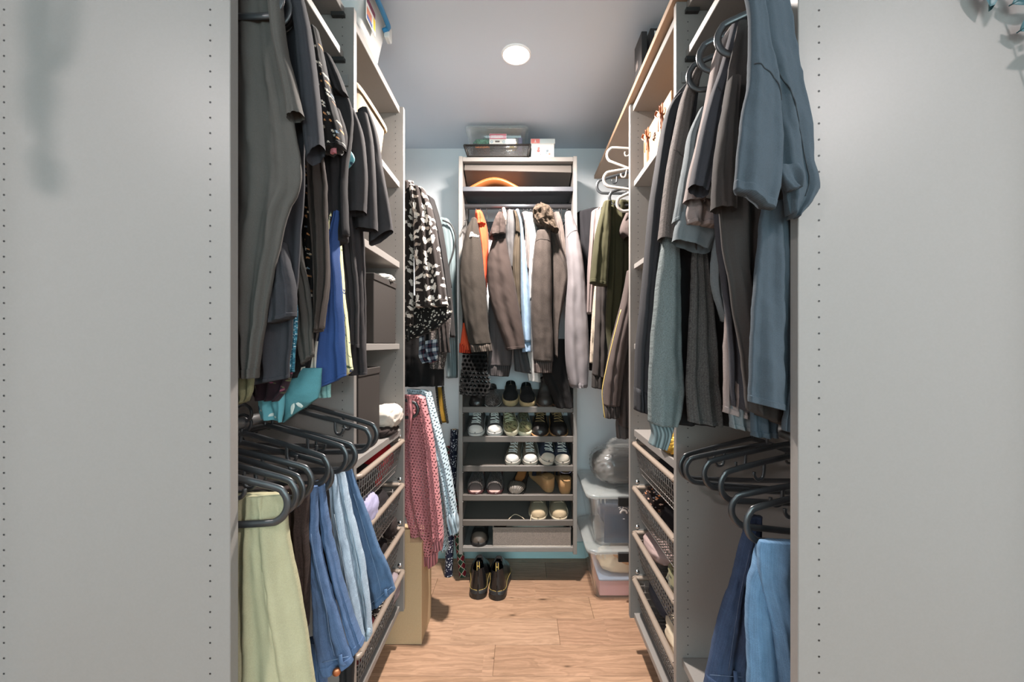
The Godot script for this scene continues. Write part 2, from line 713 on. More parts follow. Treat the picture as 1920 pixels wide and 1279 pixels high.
	# cardboard, cork, brushed bin weave, jute rope
	for spec in [["card", 0.93, 0.05], ["cork", 0.84, 0.10]]:
		var cb := img(256, 256, Color.WHITE)
		for y in 256:
			for x in 256:
				var g: float = spec[1] + r.randf_range(-spec[2], spec[2])
				cb.set_pixel(x, y, Color(g, g, g))
		if spec[0] == "cork":
			for i in 260:
				var g := r.randf_range(0.45, 0.8)
				blob(cb, r.randi() % 256, r.randi() % 256, r.randf_range(1.5, 4.0), r.randf_range(0.8, 1.6), r.randf() * TAU, Color(g, g * 0.85, g * 0.7))
		tex(spec[0], cb)
	var ju := img(64, 64, Color.WHITE)
	for y in 64:
		for x in 64:
			var g := 0.82 + 0.16 * sin(TAU * (x + y * 0.5) / 16.0) * absf(sin(PI * y / 16.0))
			ju.set_pixel(x, y, Color(g, g, g))
	tex("jute", ju)
	# perforated plastic basket wall
	var pb := img(64, 64, c8(44, 40, 38))
	for y in 64:
		for x in 64:
			var b := (x / 16 + y / 16) % 2
			var u := x % 16
			var v := y % 16
			if (b == 0 and v > 4 and v < 11 and u > 1 and u < 14) or (b == 1 and u > 4 and u < 11 and v > 1 and v < 14):
				pb.set_pixel(x, y, Color(0.17, 0.16, 0.15, 0.0))
	tex("perforated", pb)
	# fleece
	var fc := img(128, 128, Color.WHITE)
	for i in 900:
		var g := r.randf_range(0.45, 1.0)
		blob(fc, r.randi() % 128, r.randi() % 128, 3.0, 2.2, r.randf() * TAU, Color(g, g, g))
	tex("fleece", fc)
	# smooth melamine with the faintest mottling
	var ml := img(128, 128, Color.WHITE)
	for y in 128:
		for x in 128:
			var g := 0.985 + r.randf_range(-0.008, 0.008)
			ml.set_pixel(x, y, Color(g, g, g))
	tex("mela", ml)

func melamine() -> StandardMaterial3D:
	if M.has("melamine"):
		return M["melamine"]
	var m := plain("melamine", c8(130, 126, 122), 0.42, 0.0, 0.45)
	m.albedo_texture = TX["mela"]
	m.uv1_triplanar = true
	m.uv1_scale = Vector3(3, 3, 3)
	return m

func board_edge() -> StandardMaterial3D:
	return melamine()

func dark_board() -> StandardMaterial3D:
	return plain("dark_melamine", c8(92, 86, 81), 0.45)

func black_plastic() -> StandardMaterial3D:
	return plain("black_plastic", c8(44, 46, 48), 0.3, 0.0, 0.6)

func white_plastic() -> StandardMaterial3D:
	return plain("grey_white_plastic", c8(160, 152, 145), 0.4)

func chrome() -> StandardMaterial3D:
	return plain("chrome", c8(205, 205, 205), 0.22, 1.0)

func wire() -> StandardMaterial3D:
	return plain("grey_wire", c8(120, 116, 112), 0.45, 0.3)

# ---------------------------------------------------------------- the room
func shell():
	var wall := plain("wall_paint", c8(217, 221, 224), 0.85)
	var ceil := plain("ceiling_paint", c8(192, 204, 216), 0.9)
	var w := 0.12
	struct("wall_back", bx(Vector3(WL - w, 0, WB - w), Vector3(WR + w, CEIL, WB), 0.0), wall)
	struct("wall_left", bx(Vector3(WL - w, 0, WB), Vector3(WL, CEIL, -0.70), 0.0), wall)
	struct("wall_right", bx(Vector3(WR, 0, WB), Vector3(WR + w, CEIL, -0.66), 0.0), wall)
	# the bedroom the camera stands in
	struct("wall_bedroom_left", bx(Vector3(-2.5, 0, -0.82), Vector3(-2.38, CEIL, 3.1), 0.0), wall)
	struct("wall_bedroom_right", bx(Vector3(2.38, 0, -0.82), Vector3(2.5, CEIL, 3.1), 0.0), wall)
	struct("wall_return_left", bx(Vector3(-2.38, 0, -0.82), Vector3(WL - w, CEIL, -0.70), 0.0), wall)
	struct("wall_return_right", bx(Vector3(WR + w, 0, -0.78), Vector3(2.38, CEIL, -0.66), 0.0), wall)
	struct("wall_bedroom_back", bx(Vector3(-2.5, 0, 3.1), Vector3(2.5, CEIL, 3.22), 0.0), wall)
	var win := struct("window_1", bx(Vector3(-1.05, 0.96, 3.06), Vector3(1.65, 2.54, 3.1), 0.004), plain("window_frame_white", c8(230, 230, 230), 0.5))
	var pane := StandardMaterial3D.new()
	pane.resource_name = "bright_pane"
	pane.albedo_color = c8(200, 215, 220)
	pane.emission_enabled = true
	pane.emission = Color(0.72, 0.95, 1.0)
	pane.emission_energy_multiplier = 1.2
	for i in 2:
		part("pane", bx(Vector3(-1.0 + i * 1.32, 1.0, 3.045), Vector3(0.28 + i * 1.32, 2.5, 3.06), 0.002), pane, win)
	struct("ceiling", bx(Vector3(-2.5, CEIL, WB - w), Vector3(2.5, CEIL + 0.1, 3.22), 0.0), ceil)
	# recessed closet light and two unseen lamps added for the near panels
	var glow := StandardMaterial3D.new()
	glow.resource_name = "lamp_glow"
	glow.albedo_color = Color.WHITE
	glow.emission_enabled = true
	glow.emission = Color(1.0, 0.97, 0.94)
	glow.emission_energy_multiplier = 6.0
	var spots := [[Vector3(-0.024, CEIL, -1.79), 0.058, "round recessed ceiling light glowing white above the closet aisle"], [Vector3(1.5, CEIL, 0.75), 0.09, "round unseen lamp added to light the near panels, on the side with the leaf garland"], [Vector3(-1.5, CEIL, 0.75), 0.09, "round unseen lamp added to light the near panels, on the side with the hanging ornament"]]
	for s in spots:
		var at: Vector3 = s[0]
		var t := thing("ceiling_light", s[2], "ceiling light", at)
		var r: float = s[1]
		part("trim_ring", lathed([Vector2(r, -0.006), Vector2(r + 0.004, -0.008), Vector2(r + 0.007, -0.004), Vector2(r + 0.008, 0.0)], at, 32), plain("light_trim", c8(240, 240, 240), 0.5), t)
		part("diffuser", lathed([Vector2(0, -0.004), Vector2(r, -0.006)], at, 32), glow, t)
	var sp := SpotLight3D.new()
	sp.name = "closet_light"
	sp.light_color = Color(1.0, 0.96, 0.93)
	sp.light_energy = 12.8
	sp.light_size = 0.05
	sp.spot_angle = 86.0
	sp.spot_angle_attenuation = 0.75
	sp.spot_range = 12.0
	sp.spot_attenuation = 2.0
	sp.shadow_enabled = true
	add_child(sp)
	sp.position = Vector3(-0.024, CEIL - 0.013, -1.79)
	sp.rotation = Vector3(-PI / 2, 0, 0)
	# floor: a slab with laminate planks laid across the closet
	var fl := struct("floor", bx(Vector3(-2.5, -0.1, WB - w), Vector3(2.5, -0.008, 3.22), 0.0), plain("floor_base", c8(120, 92, 72), 0.8))
	var mats := []
	for v in 6:
		var m := plain("oak_plank_%d" % v, [c8(188, 152, 124), c8(182, 146, 119), c8(191, 156, 129), c8(184, 148, 120), c8(189, 153, 126), c8(178, 142, 116)][v], 0.42, 0.0, 0.5)
		m.albedo_texture = TX["oak_%d" % (v % 3)]
		m.uv1_offset = Vector3(0.37 * v, 0.21 * v, 0)
		mats.append(m)
	var edges := [WB]
	var zz := -2.598
	while zz < 3.0:
		edges.append(zz)
		zz += 0.178
	var joints := {3: [0.37], 4: [0.18, 1.4], 5: [-0.122], 6: [0.55], 2: [-0.5], 1: [0.15], 7: [-0.3]}
	for i in edges.size() - 1:
		var near: bool = edges[i] < -0.66
		var x0: float = WL if near else -2.38
		var x1: float = WR if near else 2.38
		var xs := [x0]
		var js: Array = joints.get(i, [-0.9 + 0.53 * (i % 4), 0.5 + 0.21 * (i % 3)])
		for j: float in js:
			if j > x0 + 0.1 and j < x1 - 0.1:
				xs.append(j)
		xs.append(x1)
		for k in xs.size() - 1:
			part("floor_plank", plank(xs[k] + 0.0006, xs[k + 1] - 0.0006, edges[i] + 0.0005, edges[i + 1] - 0.0005, 0.13 * i + 0.31 * k), mats[(i * 2 + k * 3) % 6], fl)
	# baseboards
	var bw := plain("baseboard_paint", c8(186, 220, 222), 0.5)
	struct("baseboard_back", bx(Vector3(WL, 0.0, WB), Vector3(WR, 0.105, WB + 0.014), 0.003), bw)
	struct("baseboard_left", bx(Vector3(WL, 0.0, WB), Vector3(WL + 0.014, 0.105, -1.9), 0.003), bw)
	struct("baseboard_right", bx(Vector3(WR - 0.014, 0.0, WB), Vector3(WR, 0.105, -1.9), 0.003), bw)

func plank(x0: float, x1: float, z0: float, z1: float, off: float) -> ArrayMesh:
	var st := ST()
	st.set_smooth_group(-1)
	var b := 0.0008
	var y := 0.0
	var ring := [Vector3(x0, y - b, z0), Vector3(x1, y - b, z0), Vector3(x1, y - b, z1), Vector3(x0, y - b, z1)]
	var top := [Vector3(x0 + b, y, z0 + b), Vector3(x1 - b, y, z0 + b), Vector3(x1 - b, y, z1 - b), Vector3(x0 + b, y, z1 - b)]
	var c := Vector3((x0 + x1) * 0.5, y - 0.004, (z0 + z1) * 0.5)
	uvquad(st, top, Vector3.UP, off)
	for k in 4:
		var k2 := (k + 1) % 4
		uvquad(st, [ring[k], ring[k2], top[k2], top[k]], (ring[k] + ring[k2]) * 0.5 - c + Vector3(0, 0.05, 0), off)
		var dn := Vector3(0, -0.006, 0)
		uvquad(st, [ring[k], ring[k2], ring[k2] + dn, ring[k] + dn], (ring[k] + ring[k2]) * 0.5 - c, off)
	return done(st)

func uvquad(st: SurfaceTool, q: Array, out: Vector3, off: float):
	var o := [0, 1, 2, 0, 2, 3]
	if (q[1] - q[0]).cross(q[2] - q[0]).dot(out) > 0.0:
		o = [0, 2, 1, 0, 3, 2]
	for i: int in o:
		var v: Vector3 = q[i]
		st.set_uv(Vector2(v.x / 1.3 + off, v.z / 0.33 + off * 3.0))
		st.add_vertex(v)

func pin_rows(t: Node3D, xs: Array, z: float, y0: float, y1: float, r := 0.0019):
	var at := []
	for x: float in xs:
		var y := y0
		while y < y1:
			at.append(Vector3(x, y, z))
			y += 0.0285
	part("pin_holes", disc_holes(at, Vector3(0, 0, 1), r), plain("pin_hole", c8(30, 28, 27), 0.5), t).set_meta("kind", "stuff")

func wire_basket(t: Node3D, side: float, front: float, z0: float, z1: float, y: float, deep: float):
	# a pull-out basket: side = -1 for the left run, 1 for the right; front is the x of its rail
	var b := Node3D.new()
	var n := 0
	while t.has_node(NodePath("wire_basket" if n == 0 else "wire_basket_%03d" % n)):
		n += 1
	b.name = "wire_basket" if n == 0 else "wire_basket_%03d" % n
	t.add_child(b)
	b.position = Vector3(front, y, (z0 + z1) * 0.5) - t.position
	var back := front + side * 0.40
	var rail := ST()
	var rr := 0.012
	tube(rail, curve([Vector3(front + side * 0.40, y, z0), Vector3(front + side * 0.05, y, z0), Vector3(front + side * 0.012, y, z0), Vector3(front, y, z0 + 0.012), Vector3(front, y, z0 + 0.06), Vector3(front, y, z1 - 0.06), Vector3(front, y, z1 - 0.012), Vector3(front + side * 0.012, y, z1), Vector3(front + side * 0.05, y, z1), Vector3(back, y, z1)], 5), rr, 8, false, 0.75, Vector3.UP)
	rail.index()
	part("basket_rail", done(rail), plain("taupe_metal", c8(138, 125, 113), 0.42, 0.1), b)
	var st := ST()
	var hz := (z1 - z0) * 0.5
	var nw := 20
	for i in nw + 1:
		var k := float(i) / nw
		var za := lerpf(z0 + 0.012, z1 - 0.012, k)
		var zb := lerpf(z0 + 0.05, z1 - 0.05, k)
		tube(st, PackedVector3Array([Vector3(front + side * 0.002, y, za), Vector3(front + side * 0.022, y - deep, zb), Vector3(back - side * 0.03, y - deep, zb), Vector3(back, y, za)]), 0.0020, 5)
	for j in range(1, 6):
		var k := j / 5.0
		var xf := front + side * lerpf(0.002, 0.022, k)
		var xb := back - side * 0.03 * k
		var za := lerpf(z0 + 0.012, z0 + 0.05, k)
		var zb := lerpf(z1 - 0.012, z1 - 0.05, k)
		tube(st, PackedVector3Array([Vector3(xf, y - deep * k, za), Vector3(xf, y - deep * k, zb), Vector3(xb, y - deep * k, zb), Vector3(xb, y - deep * k, za), Vector3(xf, y - deep * k, za)]), 0.0020, 5)
	for i in 8:
		var k := float(i + 1) / 9.0
		var xa := lerpf(front, back, k)
		for e: int in [0, 1]:
			var za := z0 + 0.004 if e == 0 else z1 - 0.004
			var zb := z0 + 0.05 if e == 0 else z1 - 0.05
			tube(st, PackedVector3Array([Vector3(xa, y, za), Vector3(xa, y - deep, zb)]), 0.0020, 5)
	st.index()
	part("wire_mesh", done(st), wire(), b).set_meta("kind", "stuff")
	# the slide and its screw at the far panel
	var sx := front + side * 0.022
	part("slide", bx(Vector3(minf(sx, back), y - 0.006, z0 - 0.010), Vector3(maxf(sx, back), y + 0.012, z0 - 0.002), 0.002), plain("zinc", c8(160, 160, 158), 0.35, 0.8), b)
	var scr := ST()
	lathe(scr, [Vector2(0.0105, 0.0), Vector2(0.0105, 0.002), Vector2(0.007, 0.005), Vector2(0.0, 0.006)], Vector3(front + side * 0.02, y + 0.020, z0 - 0.012), 14, Vector3(0, 0, 1))
	scr.index()
	part("screw", done(scr), chrome(), b)

func shelf(t: Node3D, x0: float, x1: float, y0: float, y1: float, z0: float, z1: float, m: Material = null, called := "shelf") -> MeshInstance3D:
	return part(called, bx(Vector3(minf(x0, x1), y0, minf(z0, z1)), Vector3(maxf(x0, x1), y1, maxf(z0, z1)), 0.0015), m if m else melamine(), t)

func left_run():
	var t := thing("closet_unit", "taupe closet shelving run holding the folded jeans, with four wire baskets", "closet unit", Vector3(-0.76, 0.175, -1.3))
	var zs := [-0.748, -1.30, -1.847]
	for z: float in zs:
		part("side_panel", bx(Vector3(WL + 0.002, 0.18, z - TH), Vector3(XL, TOP, z), 0.0012), melamine(), t)
	pin_rows(t, [XL - 0.0365, WL + 0.030], -0.748, 0.25, 2.45)
	pin_rows(t, [XL - 0.0365, WL + 0.030], -1.30, 0.25, 2.45)
	pin_rows(t, [XL - 0.0365, WL + 0.030], -1.847, 0.25, 2.45)
	var f := XL - 0.018
	# bay by the aisle entrance: two shelves up high, two rails
	shelf(t, WL + 0.002, f - 0.012, 2.456, 2.481, -0.772, -1.299)
	shelf(t, WL + 0.002, f - 0.014, 2.312, 2.335, -0.772, -1.299)
	for y: float in [2.312, 2.456]:
		part("shelf_clip", bx(Vector3(f - 0.05, y - 0.012, -1.299), Vector3(f - 0.008, y + 0.0, -1.285), 0.001), plain("clip_black", c8(40, 40, 40), 0.5), t)
	part("rail_bracket", bx(Vector3(f - 0.034, 2.225, -1.299), Vector3(f + 0.002, 2.262, -1.294), 0.001), plain("bracket_grey", c8(120, 118, 116), 0.4), t)
	for y: float in [2.215, 1.205]:
		part("hanging_rail", tubes([[Vector3(-0.69, y, -0.771), Vector3(-0.69, y, -1.299)]], 0.0145, 16), plain("rail_steel", c8(150, 150, 150), 0.3, 0.9), t)
	# bay with the baskets
	shelf(t, WL + 0.002, f, 2.452, 2.481, -1.323, -1.846)
	shelf(t, WL + 0.002, f, 2.111, 2.138, -1.323, -1.846)
	shelf(t, WL + 0.002, f, 1.745, 1.774, -1.323, -1.846)
	shelf(t, WL + 0.002, f, 1.376, 1.401, -1.323, -1.846)
	shelf(t, WL + 0.002, f + 0.006, 0.984, 1.012, -1.323, -1.846)
	shelf(t, WL + 0.002, f, 0.180, 0.206, -1.323, -1.846)
	shelf(t, WL + 0.002, f, 0.180, 0.206, -0.772, -1.299)
	for y: float in [0.962, 0.762, 0.563, 0.370]:
		wire_basket(t, -1.0, XL + 0.002, -1.836, -1.334, y, 0.125)
	# the corner rails beyond the last panel
	for y: float in [2.16, 1.24]:
		part("corner_rail", tubes([[Vector3(-0.72, y, -1.870), Vector3(-0.72, y, WB)]], 0.0145, 16), plain("rail_steel", c8(150, 150, 150), 0.3, 0.9), t)

func right_run():
	var t := thing("closet_unit", "taupe closet shelving run holding grey tees and the ribboned gift box", "closet unit", Vector3(0.71, 0.165, -1.3))
	var zs := [-0.715, -1.279, -1.825]
	for z: float in zs:
		part("side_panel", bx(Vector3(XR, 0.165, z - TH), Vector3(WR - 0.002, TOP, z), 0.0012), melamine(), t)
	pin_rows(t, [XR + 0.0365, WR - 0.030], -0.715, 0.25, 2.45)
	pin_rows(t, [XR + 0.0365, WR - 0.030], -1.279, 0.25, 2.45)
	pin_rows(t, [XR + 0.0365, WR - 0.030], -1.825, 0.25, 2.45)
	var f := XR + 0.018
	shelf(t, WR - 0.002, f + 0.014, 2.452, 2.479, -0.739, -1.278)
	shelf(t, WR - 0.002, f + 0.012, 2.300, 2.324, -0.739, -1.278)
	for y: float in [2.300, 2.452]:
		part("shelf_clip", bx(Vector3(f + 0.008, y - 0.012, -1.278), Vector3(f + 0.05, y, -1.264), 0.001), plain("clip_black", c8(40, 40, 40), 0.5), t)
	part("rail_bracket", bx(Vector3(f - 0.002, 2.222, -1.278), Vector3(f + 0.034, 2.256, -1.273), 0.001), plain("bracket_grey", c8(120, 118, 116), 0.4), t)
	for y: float in [2.205, 1.165]:
		part("hanging_rail", tubes([[Vector3(0.69, y, -0.738), Vector3(0.69, y, -1.278)]], 0.0145, 16), plain("rail_steel", c8(150, 150, 150), 0.3, 0.9), t)
	shelf(t, 0.475, WR - 0.002, 2.4815, 2.5035, -0.90, WB + 0.001, plain("warm_bounce_board", c8(152, 126, 103), 0.5), "top_board")  # tan colour stands in for warm light bounced off the floor
	shelf(t, WR - 0.002, f - 0.004, 2.447, 2.475, -1.302, -1.824)
	shelf(t, WR - 0.002, f, 2.108, 2.134, -1.302, -1.824)
	shelf(t, WR - 0.002, f, 1.737, 1.759, -1.302, -1.824)
	shelf(t, WR - 0.002, f, 1.376, 1.401, -1.302, -1.824)
	shelf(t, WR - 0.002, f, 0.985, 1.015, -1.302, -1.824)
	shelf(t, WR - 0.002, f, 0.165, 0.190, -1.302, -1.824)
	shelf(t, WR - 0.002, f, 0.385, 0.410, -0.739, -1.278)
	for y: float in [0.955, 0.757, 0.555, 0.352]:
		wire_basket(t, 1.0, XR + 0.014, -1.815, -1.312, y, 0.125)
	for y: float in [2.13, 1.24]:
		part("corner_rail", tubes([[Vector3(0.74, y, -1.848), Vector3(0.74, y, WB)]], 0.0145, 16), plain("rail_steel", c8(150, 150, 150), 0.3, 0.9), t)

func back_tower():
	var d := -2.353
	var x0 := -0.365
	var x1 := 0.322
	var t := thing("shoe_tower", "tall narrow closet tower against the back wall with slanted shoe shelves below a clothes rail", "closet unit", Vector3(-0.02, 0.177, -2.5))
	for x: float in [x0, x1 - TH]:
		part("side_panel", bx(Vector3(x, 0.177, WB + 0.001), Vector3(x + TH, TOP + 0.01, d), 0.0012), melamine(), t)
	var xa := x0 + TH
	var xb := x1 - TH
	shelf(t, xa, xb, 2.461, 2.487, WB + 0.001, d - 0.002, null, "top_shelf")
	# the loose board leaning under the top
	var st := ST()
	box(st, Vector3(-0.315, -0.026, -0.10), Vector3(0.315, 0.0, 0.10), 0.002, Transform3D(Basis(Vector3(0, 0, 1), -0.022) * Basis(Vector3(1, 0, 0), -0.32), Vector3(-0.022, 2.407, d - 0.13)))
	box(st, Vector3(-0.315, -0.03, 0.092), Vector3(0.315, 0.028, 0.106), 0.002, Transform3D(Basis(Vector3(0, 0, 1), -0.022) * Basis(Vector3(1, 0, 0), -0.32), Vector3(-0.022, 2.407, d - 0.13)))
	part("tilted_shelf", done(st), dark_board(), t)
	shelf(t, xa, xb, 2.289, 2.316, WB + 0.001, d - 0.006, plain("shaded_melamine", c8(56, 58, 64), 0.45))  # darkened colour stands in for the shadow over this shelf
	part("hanging_rail", tubes([[Vector3(xa, 2.232, d - 0.10), Vector3(xb, 2.232, d - 0.10)]], 0.0185, 16), plain("rail_dark_steel", c8(96, 96, 100), 0.3, 0.8), t)
	part("wall_cleat", bx(Vector3(xa, 2.095, WB + 0.001), Vector3(xb, 2.195, WB + 0.022), 0.001), plain("cleat_dark", c8(62, 66, 72), 0.5), t)
	for x: float in [-0.215, -0.165, -0.12, -0.07]:
		part("cleat_screw", lathed([Vector2(0.004, 0.0), Vector2(0.003, 0.002), Vector2(0, 0.0025)], Vector3(x, 2.150, WB + 0.022), 10, Vector3(0, 0, 1)), chrome(), t)
	# slanted shoe shelves with a lip
	var ys := [1.035, 0.863, 0.692, 0.522, 0.376]
	var ang := 0.30
	for y: float in ys:
		var s := ST()
		var tf := Transform3D(Basis(Vector3(1, 0, 0), ang), Vector3(0, y - 0.016, d - 0.012))
		box(s, Vector3(xa, -0.018, -0.292), Vector3(xb, 0.0, 0.0), 0.001, tf)
		box(s, Vector3(xa, -0.020, -0.006), Vector3(xb, 0.014, 0.010), 0.002, Transform3D(Basis(), Vector3(0, y - 0.014, d - 0.012)))
		part("shoe_shelf", done(s), dark_board(), t)
	shelf(t, xa, xb, 0.190, 0.216, WB + 0.001, d - 0.004, null, "bottom_shelf")
	# the narrow front pins of the shoe shelves
	for y: float in ys:
		for x: float in [xa + 0.001, xb - 0.001]:
			part("shelf_pin", lathed([Vector2(0.003, -0.003), Vector2(0.003, 0.003), Vector2(0, 0.004)], Vector3(x, y - 0.040, d - 0.008), 8, Vector3(0, 0, 1)), chrome(), t)

# ---------------------------------------------------------------- clothes
const KI := [0.0, 0.0, 1.0]
const KL := [430.0, 720.0, 2.2875]
const KD := [740.0, 330.0, 2.844]
const KC := [760.0, 680.0, 3.045]
const KE := [840.0, 380.0, 3.364]
const KR := [1240.0, 780.0, 2.563]
const KG := [1070.0, 280.0, 2.46]

func garment(called: String, label: String, cat: String, group: String, K: Array, d: float, m: Material, parts: Array) -> Node3D:
	# every part: [name, left edge, right edge, options]
	var lo := Vector3(9, 9, 9)
	var hi := -lo
	var built := []
	var i := 0
	for p in parts:
		var o: Dictionary = p[3].duplicate()
		var dd: float = d + o.get("dd", 0.0)
		var kk: Array = o.get("K", K)
		var L := trace(p[1], dd, kk)
		var R := trace(p[2], dd, kk)
		if not o.has("ph"):
			o.ph = fmod(d * 7.31 + i * 0.37 + L[0].x * 3.7, 1.0)
		for v in L + R:
			lo = lo.min(v)
			hi = hi.max(v)
		built.append([p[0], L, R, o])
		i += 1
	var t := thing(called, label, cat, Vector3((lo.x + hi.x) * 0.5, lo.y, (lo.z + hi.z) * 0.5), group)
	for b in built:
		var o: Dictionary = b[3]
		var mm: Material = o.get("m", m)
		var mi := part(b[0], cloth(b[1], b[2], o), mm, t)
		for uv in o.get("seams", []):
			part("seam", cloth_seam(b[1], b[2], o, uv), plain("seam_" + mm.albedo_color.to_html(false), mm.albedo_color.darkened(0.45), 0.95), mi)
		if o.has("ink"):
			var pts := []
			for uv in o.ink:
				pts.append(uv)
			part("chest_lettering", cloth_seam(b[1], b[2], o, pts, 0.0036), plain("print_white", c8(236, 230, 226), 0.8), mi)
		for e: String in ["hem", "cuff", "band"]:
			if o.has(e):
				var h := o.duplicate()
				h.v0 = 1.0 - float(o[e])
				h.v1 = 1.003
				h.nv = 6
				h.t = float(o.get("t", 0.012)) + 0.0018
				h.ttop = 1.0
				part(e, cloth(b[1], b[2], h), o.get("hm", mm), mi)
	return t

func tee(d: float, col: Color, label: String, group: String, parts: Array, kind := "knit", called := "t_shirt", cat := "shirt", K := KI) -> Node3D:
	return garment(called, label, cat, group, K, d, fab(col, kind), parts)

func left_clothes():
	var g := "tops on the upper rail above the jeans"
	var ch := c8(84, 81, 77)
	var bk := c8(50, 49, 50)
	tee(0.815, ch, "faded charcoal long tee, front-most top above the green trousers", g, [
		["body", "400,-40 400,60 400,160 400,260 400,380 405,500 425,620 452,708", "515,-40 524,70 536,140 548,210 562,300 562,350 540,400 516,500 494,610 481,708", {"a": 0.008, "f": 3.0, "hem": 0.03, "nv": 50, "nu": 30}],
		["sleeve", "500,-40 512,60 524,120 537,190 541,225", "524,-40 535,85 549,140 562,195 568,216", {"dd": -0.012, "t": 0.018, "a": 0.004, "open": true}],
	])
	tee(0.875, c8(56, 56, 60), "black crew tee with a drooping sleeve, right behind the charcoal long tee", g, [
		["body", "420,-20 420,100 420,260 425,420 440,560 455,660 463,724", "560,-20 566,100 573,230 570,380 560,520 548,640 542,708", {"a": 0.012, "f": 2.0, "hem": 0.025}],
		["sleeve", "543,-10 556,60 563,140 568,210 573,262 579,306", "566,-10 580,50 590,120 598,190 603,245 606,276", {"dd": -0.02, "t": 0.022, "a": 0.003, "open": true, "hem": 0.07}],
		["sleeve", "526,470 516,530 510,575 508,607", "534,455 547,515 553,560 553,593", {"dd": -0.03, "t": 0.02, "a": 0.004, "hem": 0.1}],
	])
	garment("sequin_top", "teal sequinned top, a glittering strip between black tees", "top", g, KI, 0.91, print_cloth("sequins", 7.0, 0.35), [
		["body", "536,380 527,474 530,540 533,630 536,696", "549,380 549,474 553,545 558,585 556,640 552,698", {"t": 0.008, "a": 0.003}],
		["strap", "534,40 535,62 537,72", "538,40 540,62 540,74", {"t": 0.004, "a": 0.0, "nv": 8}],
	])
	tee(0.94, c8(76, 73, 69), "dark grey top with a pointed hem right of the teal sequin strip", g, [
		["body", "550,380 550,470 553,560 555,630 566,684", "556,380 568,474 580,536 588,600 589,664", {"t": 0.01, "a": 0.004, "hem": 0.03}],
	])
	garment("daisy_blouse", "black blouse printed with white and apricot daisies", "blouse", g, KI, 0.985, print_cloth("daisies", 10.0), [
		["sleeve", "580,55 588,110 594,170 600,230 606,286", "595,55 609,120 624,180 640,240 647,278", {"t": 0.022, "a": 0.006, "f": 2.5, "hem": 0.06}],
		["body", "560,55 566,200 574,330 576,450 578,585", "582,55 590,200 590,330 585,450 585,585", {"dd": 0.01, "t": 0.012}],
	])
	tee(0.95, c8(60, 53, 49), "dark brown ribbed top hanging left of the royal blue dress", g, [
		["body", "575,290 580,380 587,450 592,540 597,625", "606,290 614,360 615,445 614,530 601,615", {"t": 0.012, "a": 0.012, "f": 2.0}],
	])
	tee(1.01, c8(40, 37, 37), "black short-sleeved top with one small pink flower", g, [
		["sleeve", "596,225 600,262 604,293", "636,205 648,246 646,279", {"t": 0.025, "open": true, "a": 0.006}],
		["flower", "621,276 620,289", "631,276 632,288", {"m": plain("pink_flower", c8(196, 120, 126), 0.9), "dd": -0.032, "t": 0.003, "nv": 6, "nu": 8, "a": 0.003, "f": 3.0}],
	])
	tee(1.05, c8(44, 42, 43), "black zip hoodie with its collar up behind the daisy blouse", g, [
		["body", "570,100 585,200 600,300 615,400 620,470", "617,104 640,155 660,205 658,270 650,340 655,440", {"t": 0.02, "a": 0.01, "f": 1.5}],
		["hood", "606,104 612,135 622,175", "619,104 636,138 652,180", {"dd": -0.02, "t": 0.02, "a": 0.005}],
	])
	tee(1.0, c8(34, 33, 34), "long black dress filling the gap left of the royal blue dress", g, [
		["body", "430,280 430,400 440,520 455,620 470,715", "600,280 600,400 598,520 596,600 578,706", {"t": 0.012, "a": 0.014, "f": 3.0}],
	])
	garment("turquoise_top", "turquoise satin top peeking out by the black sleeves", "top", g, KI, 1.085, print_cloth("teal_sprig", 5.0, 0.5), [
		["body", "638,270 633,300 630,340 636,380", "652,275 664,298 648,325 640,375", {"t": 0.01, "a": 0.004}],
	])
	garment("blue_dress", "royal blue sleeveless dress with a flaring hem", "dress", g, KI, 1.035, fab(c8(54, 80, 132)), [
		["body", "627,398 616,470 616,540 597,632 571,740", "636,396 634,443 640,520 645,610 650,704", {"t": 0.012, "a": 0.008, "f": 1.6, "bulge": 0.02, "hem": 0.015}],
	])
	garment("cream_dress", "cream dress printed with blue sprigs, a narrow strip beside royal blue", "dress", g, KI, 1.09, print_cloth("cream_sprig", 7.0), [
		["body", "632,420 638,500 644,600 649,704", "637,420 645,540 655,640 662,694", {"t": 0.01, "a": 0.003}],
		["collar", "611,402 611,440", "624,398 625,428", {"t": 0.008, "nv": 10, "dd": -0.06}],
	])
	var shirts := [
		[1.14, "upper black tee above the dark boxes, first of its three", "632,225 645,320 652,402", "664,205 680,250 686,300 688,345 685,398", "625,380 645,480 655,580 657,640", "656,380 665,460 673,550 673,652"],
		[1.20, "black tee above the dark boxes, second of its three", "655,220 667,330 668,430", "688,213 698,260 704,340 707,432", "645,400 655,520 660,620 656,704", "672,400 679,520 683,620 689,702"],
		[1.26, "black tee above the dark boxes, last of its three and closest to them", "672,210 690,320 694,460", "690,203 707,250 716,310 728,375 736,432", "650,380 660,500 668,600 668,680", "680,380 684,500 686,600 686,690"],
	]
	for s in shirts:
		tee(s[0], c8(58, 55, 56), s[1], g, [
			["sleeve", s[2], s[3], {"t": 0.024, "a": 0.006, "f": 1.5, "open": true, "hem": 0.08}],
			["body", s[4], s[5], {"dd": 0.012, "t": 0.012, "a": 0.01, "f": 1.4, "hem": 0.03}],
		])
	garment("rose_blouse", "dark blouse with dusky rose flowers, its hem just above the hangers", "blouse", g, KI, 0.955, print_cloth("rose_print", 8.0), [
		["body", "440,600 455,680 470,725 481,750", "560,600 552,680 540,725 522,752", {"t": 0.012, "a": 0.01, "f": 3.0}],
	])
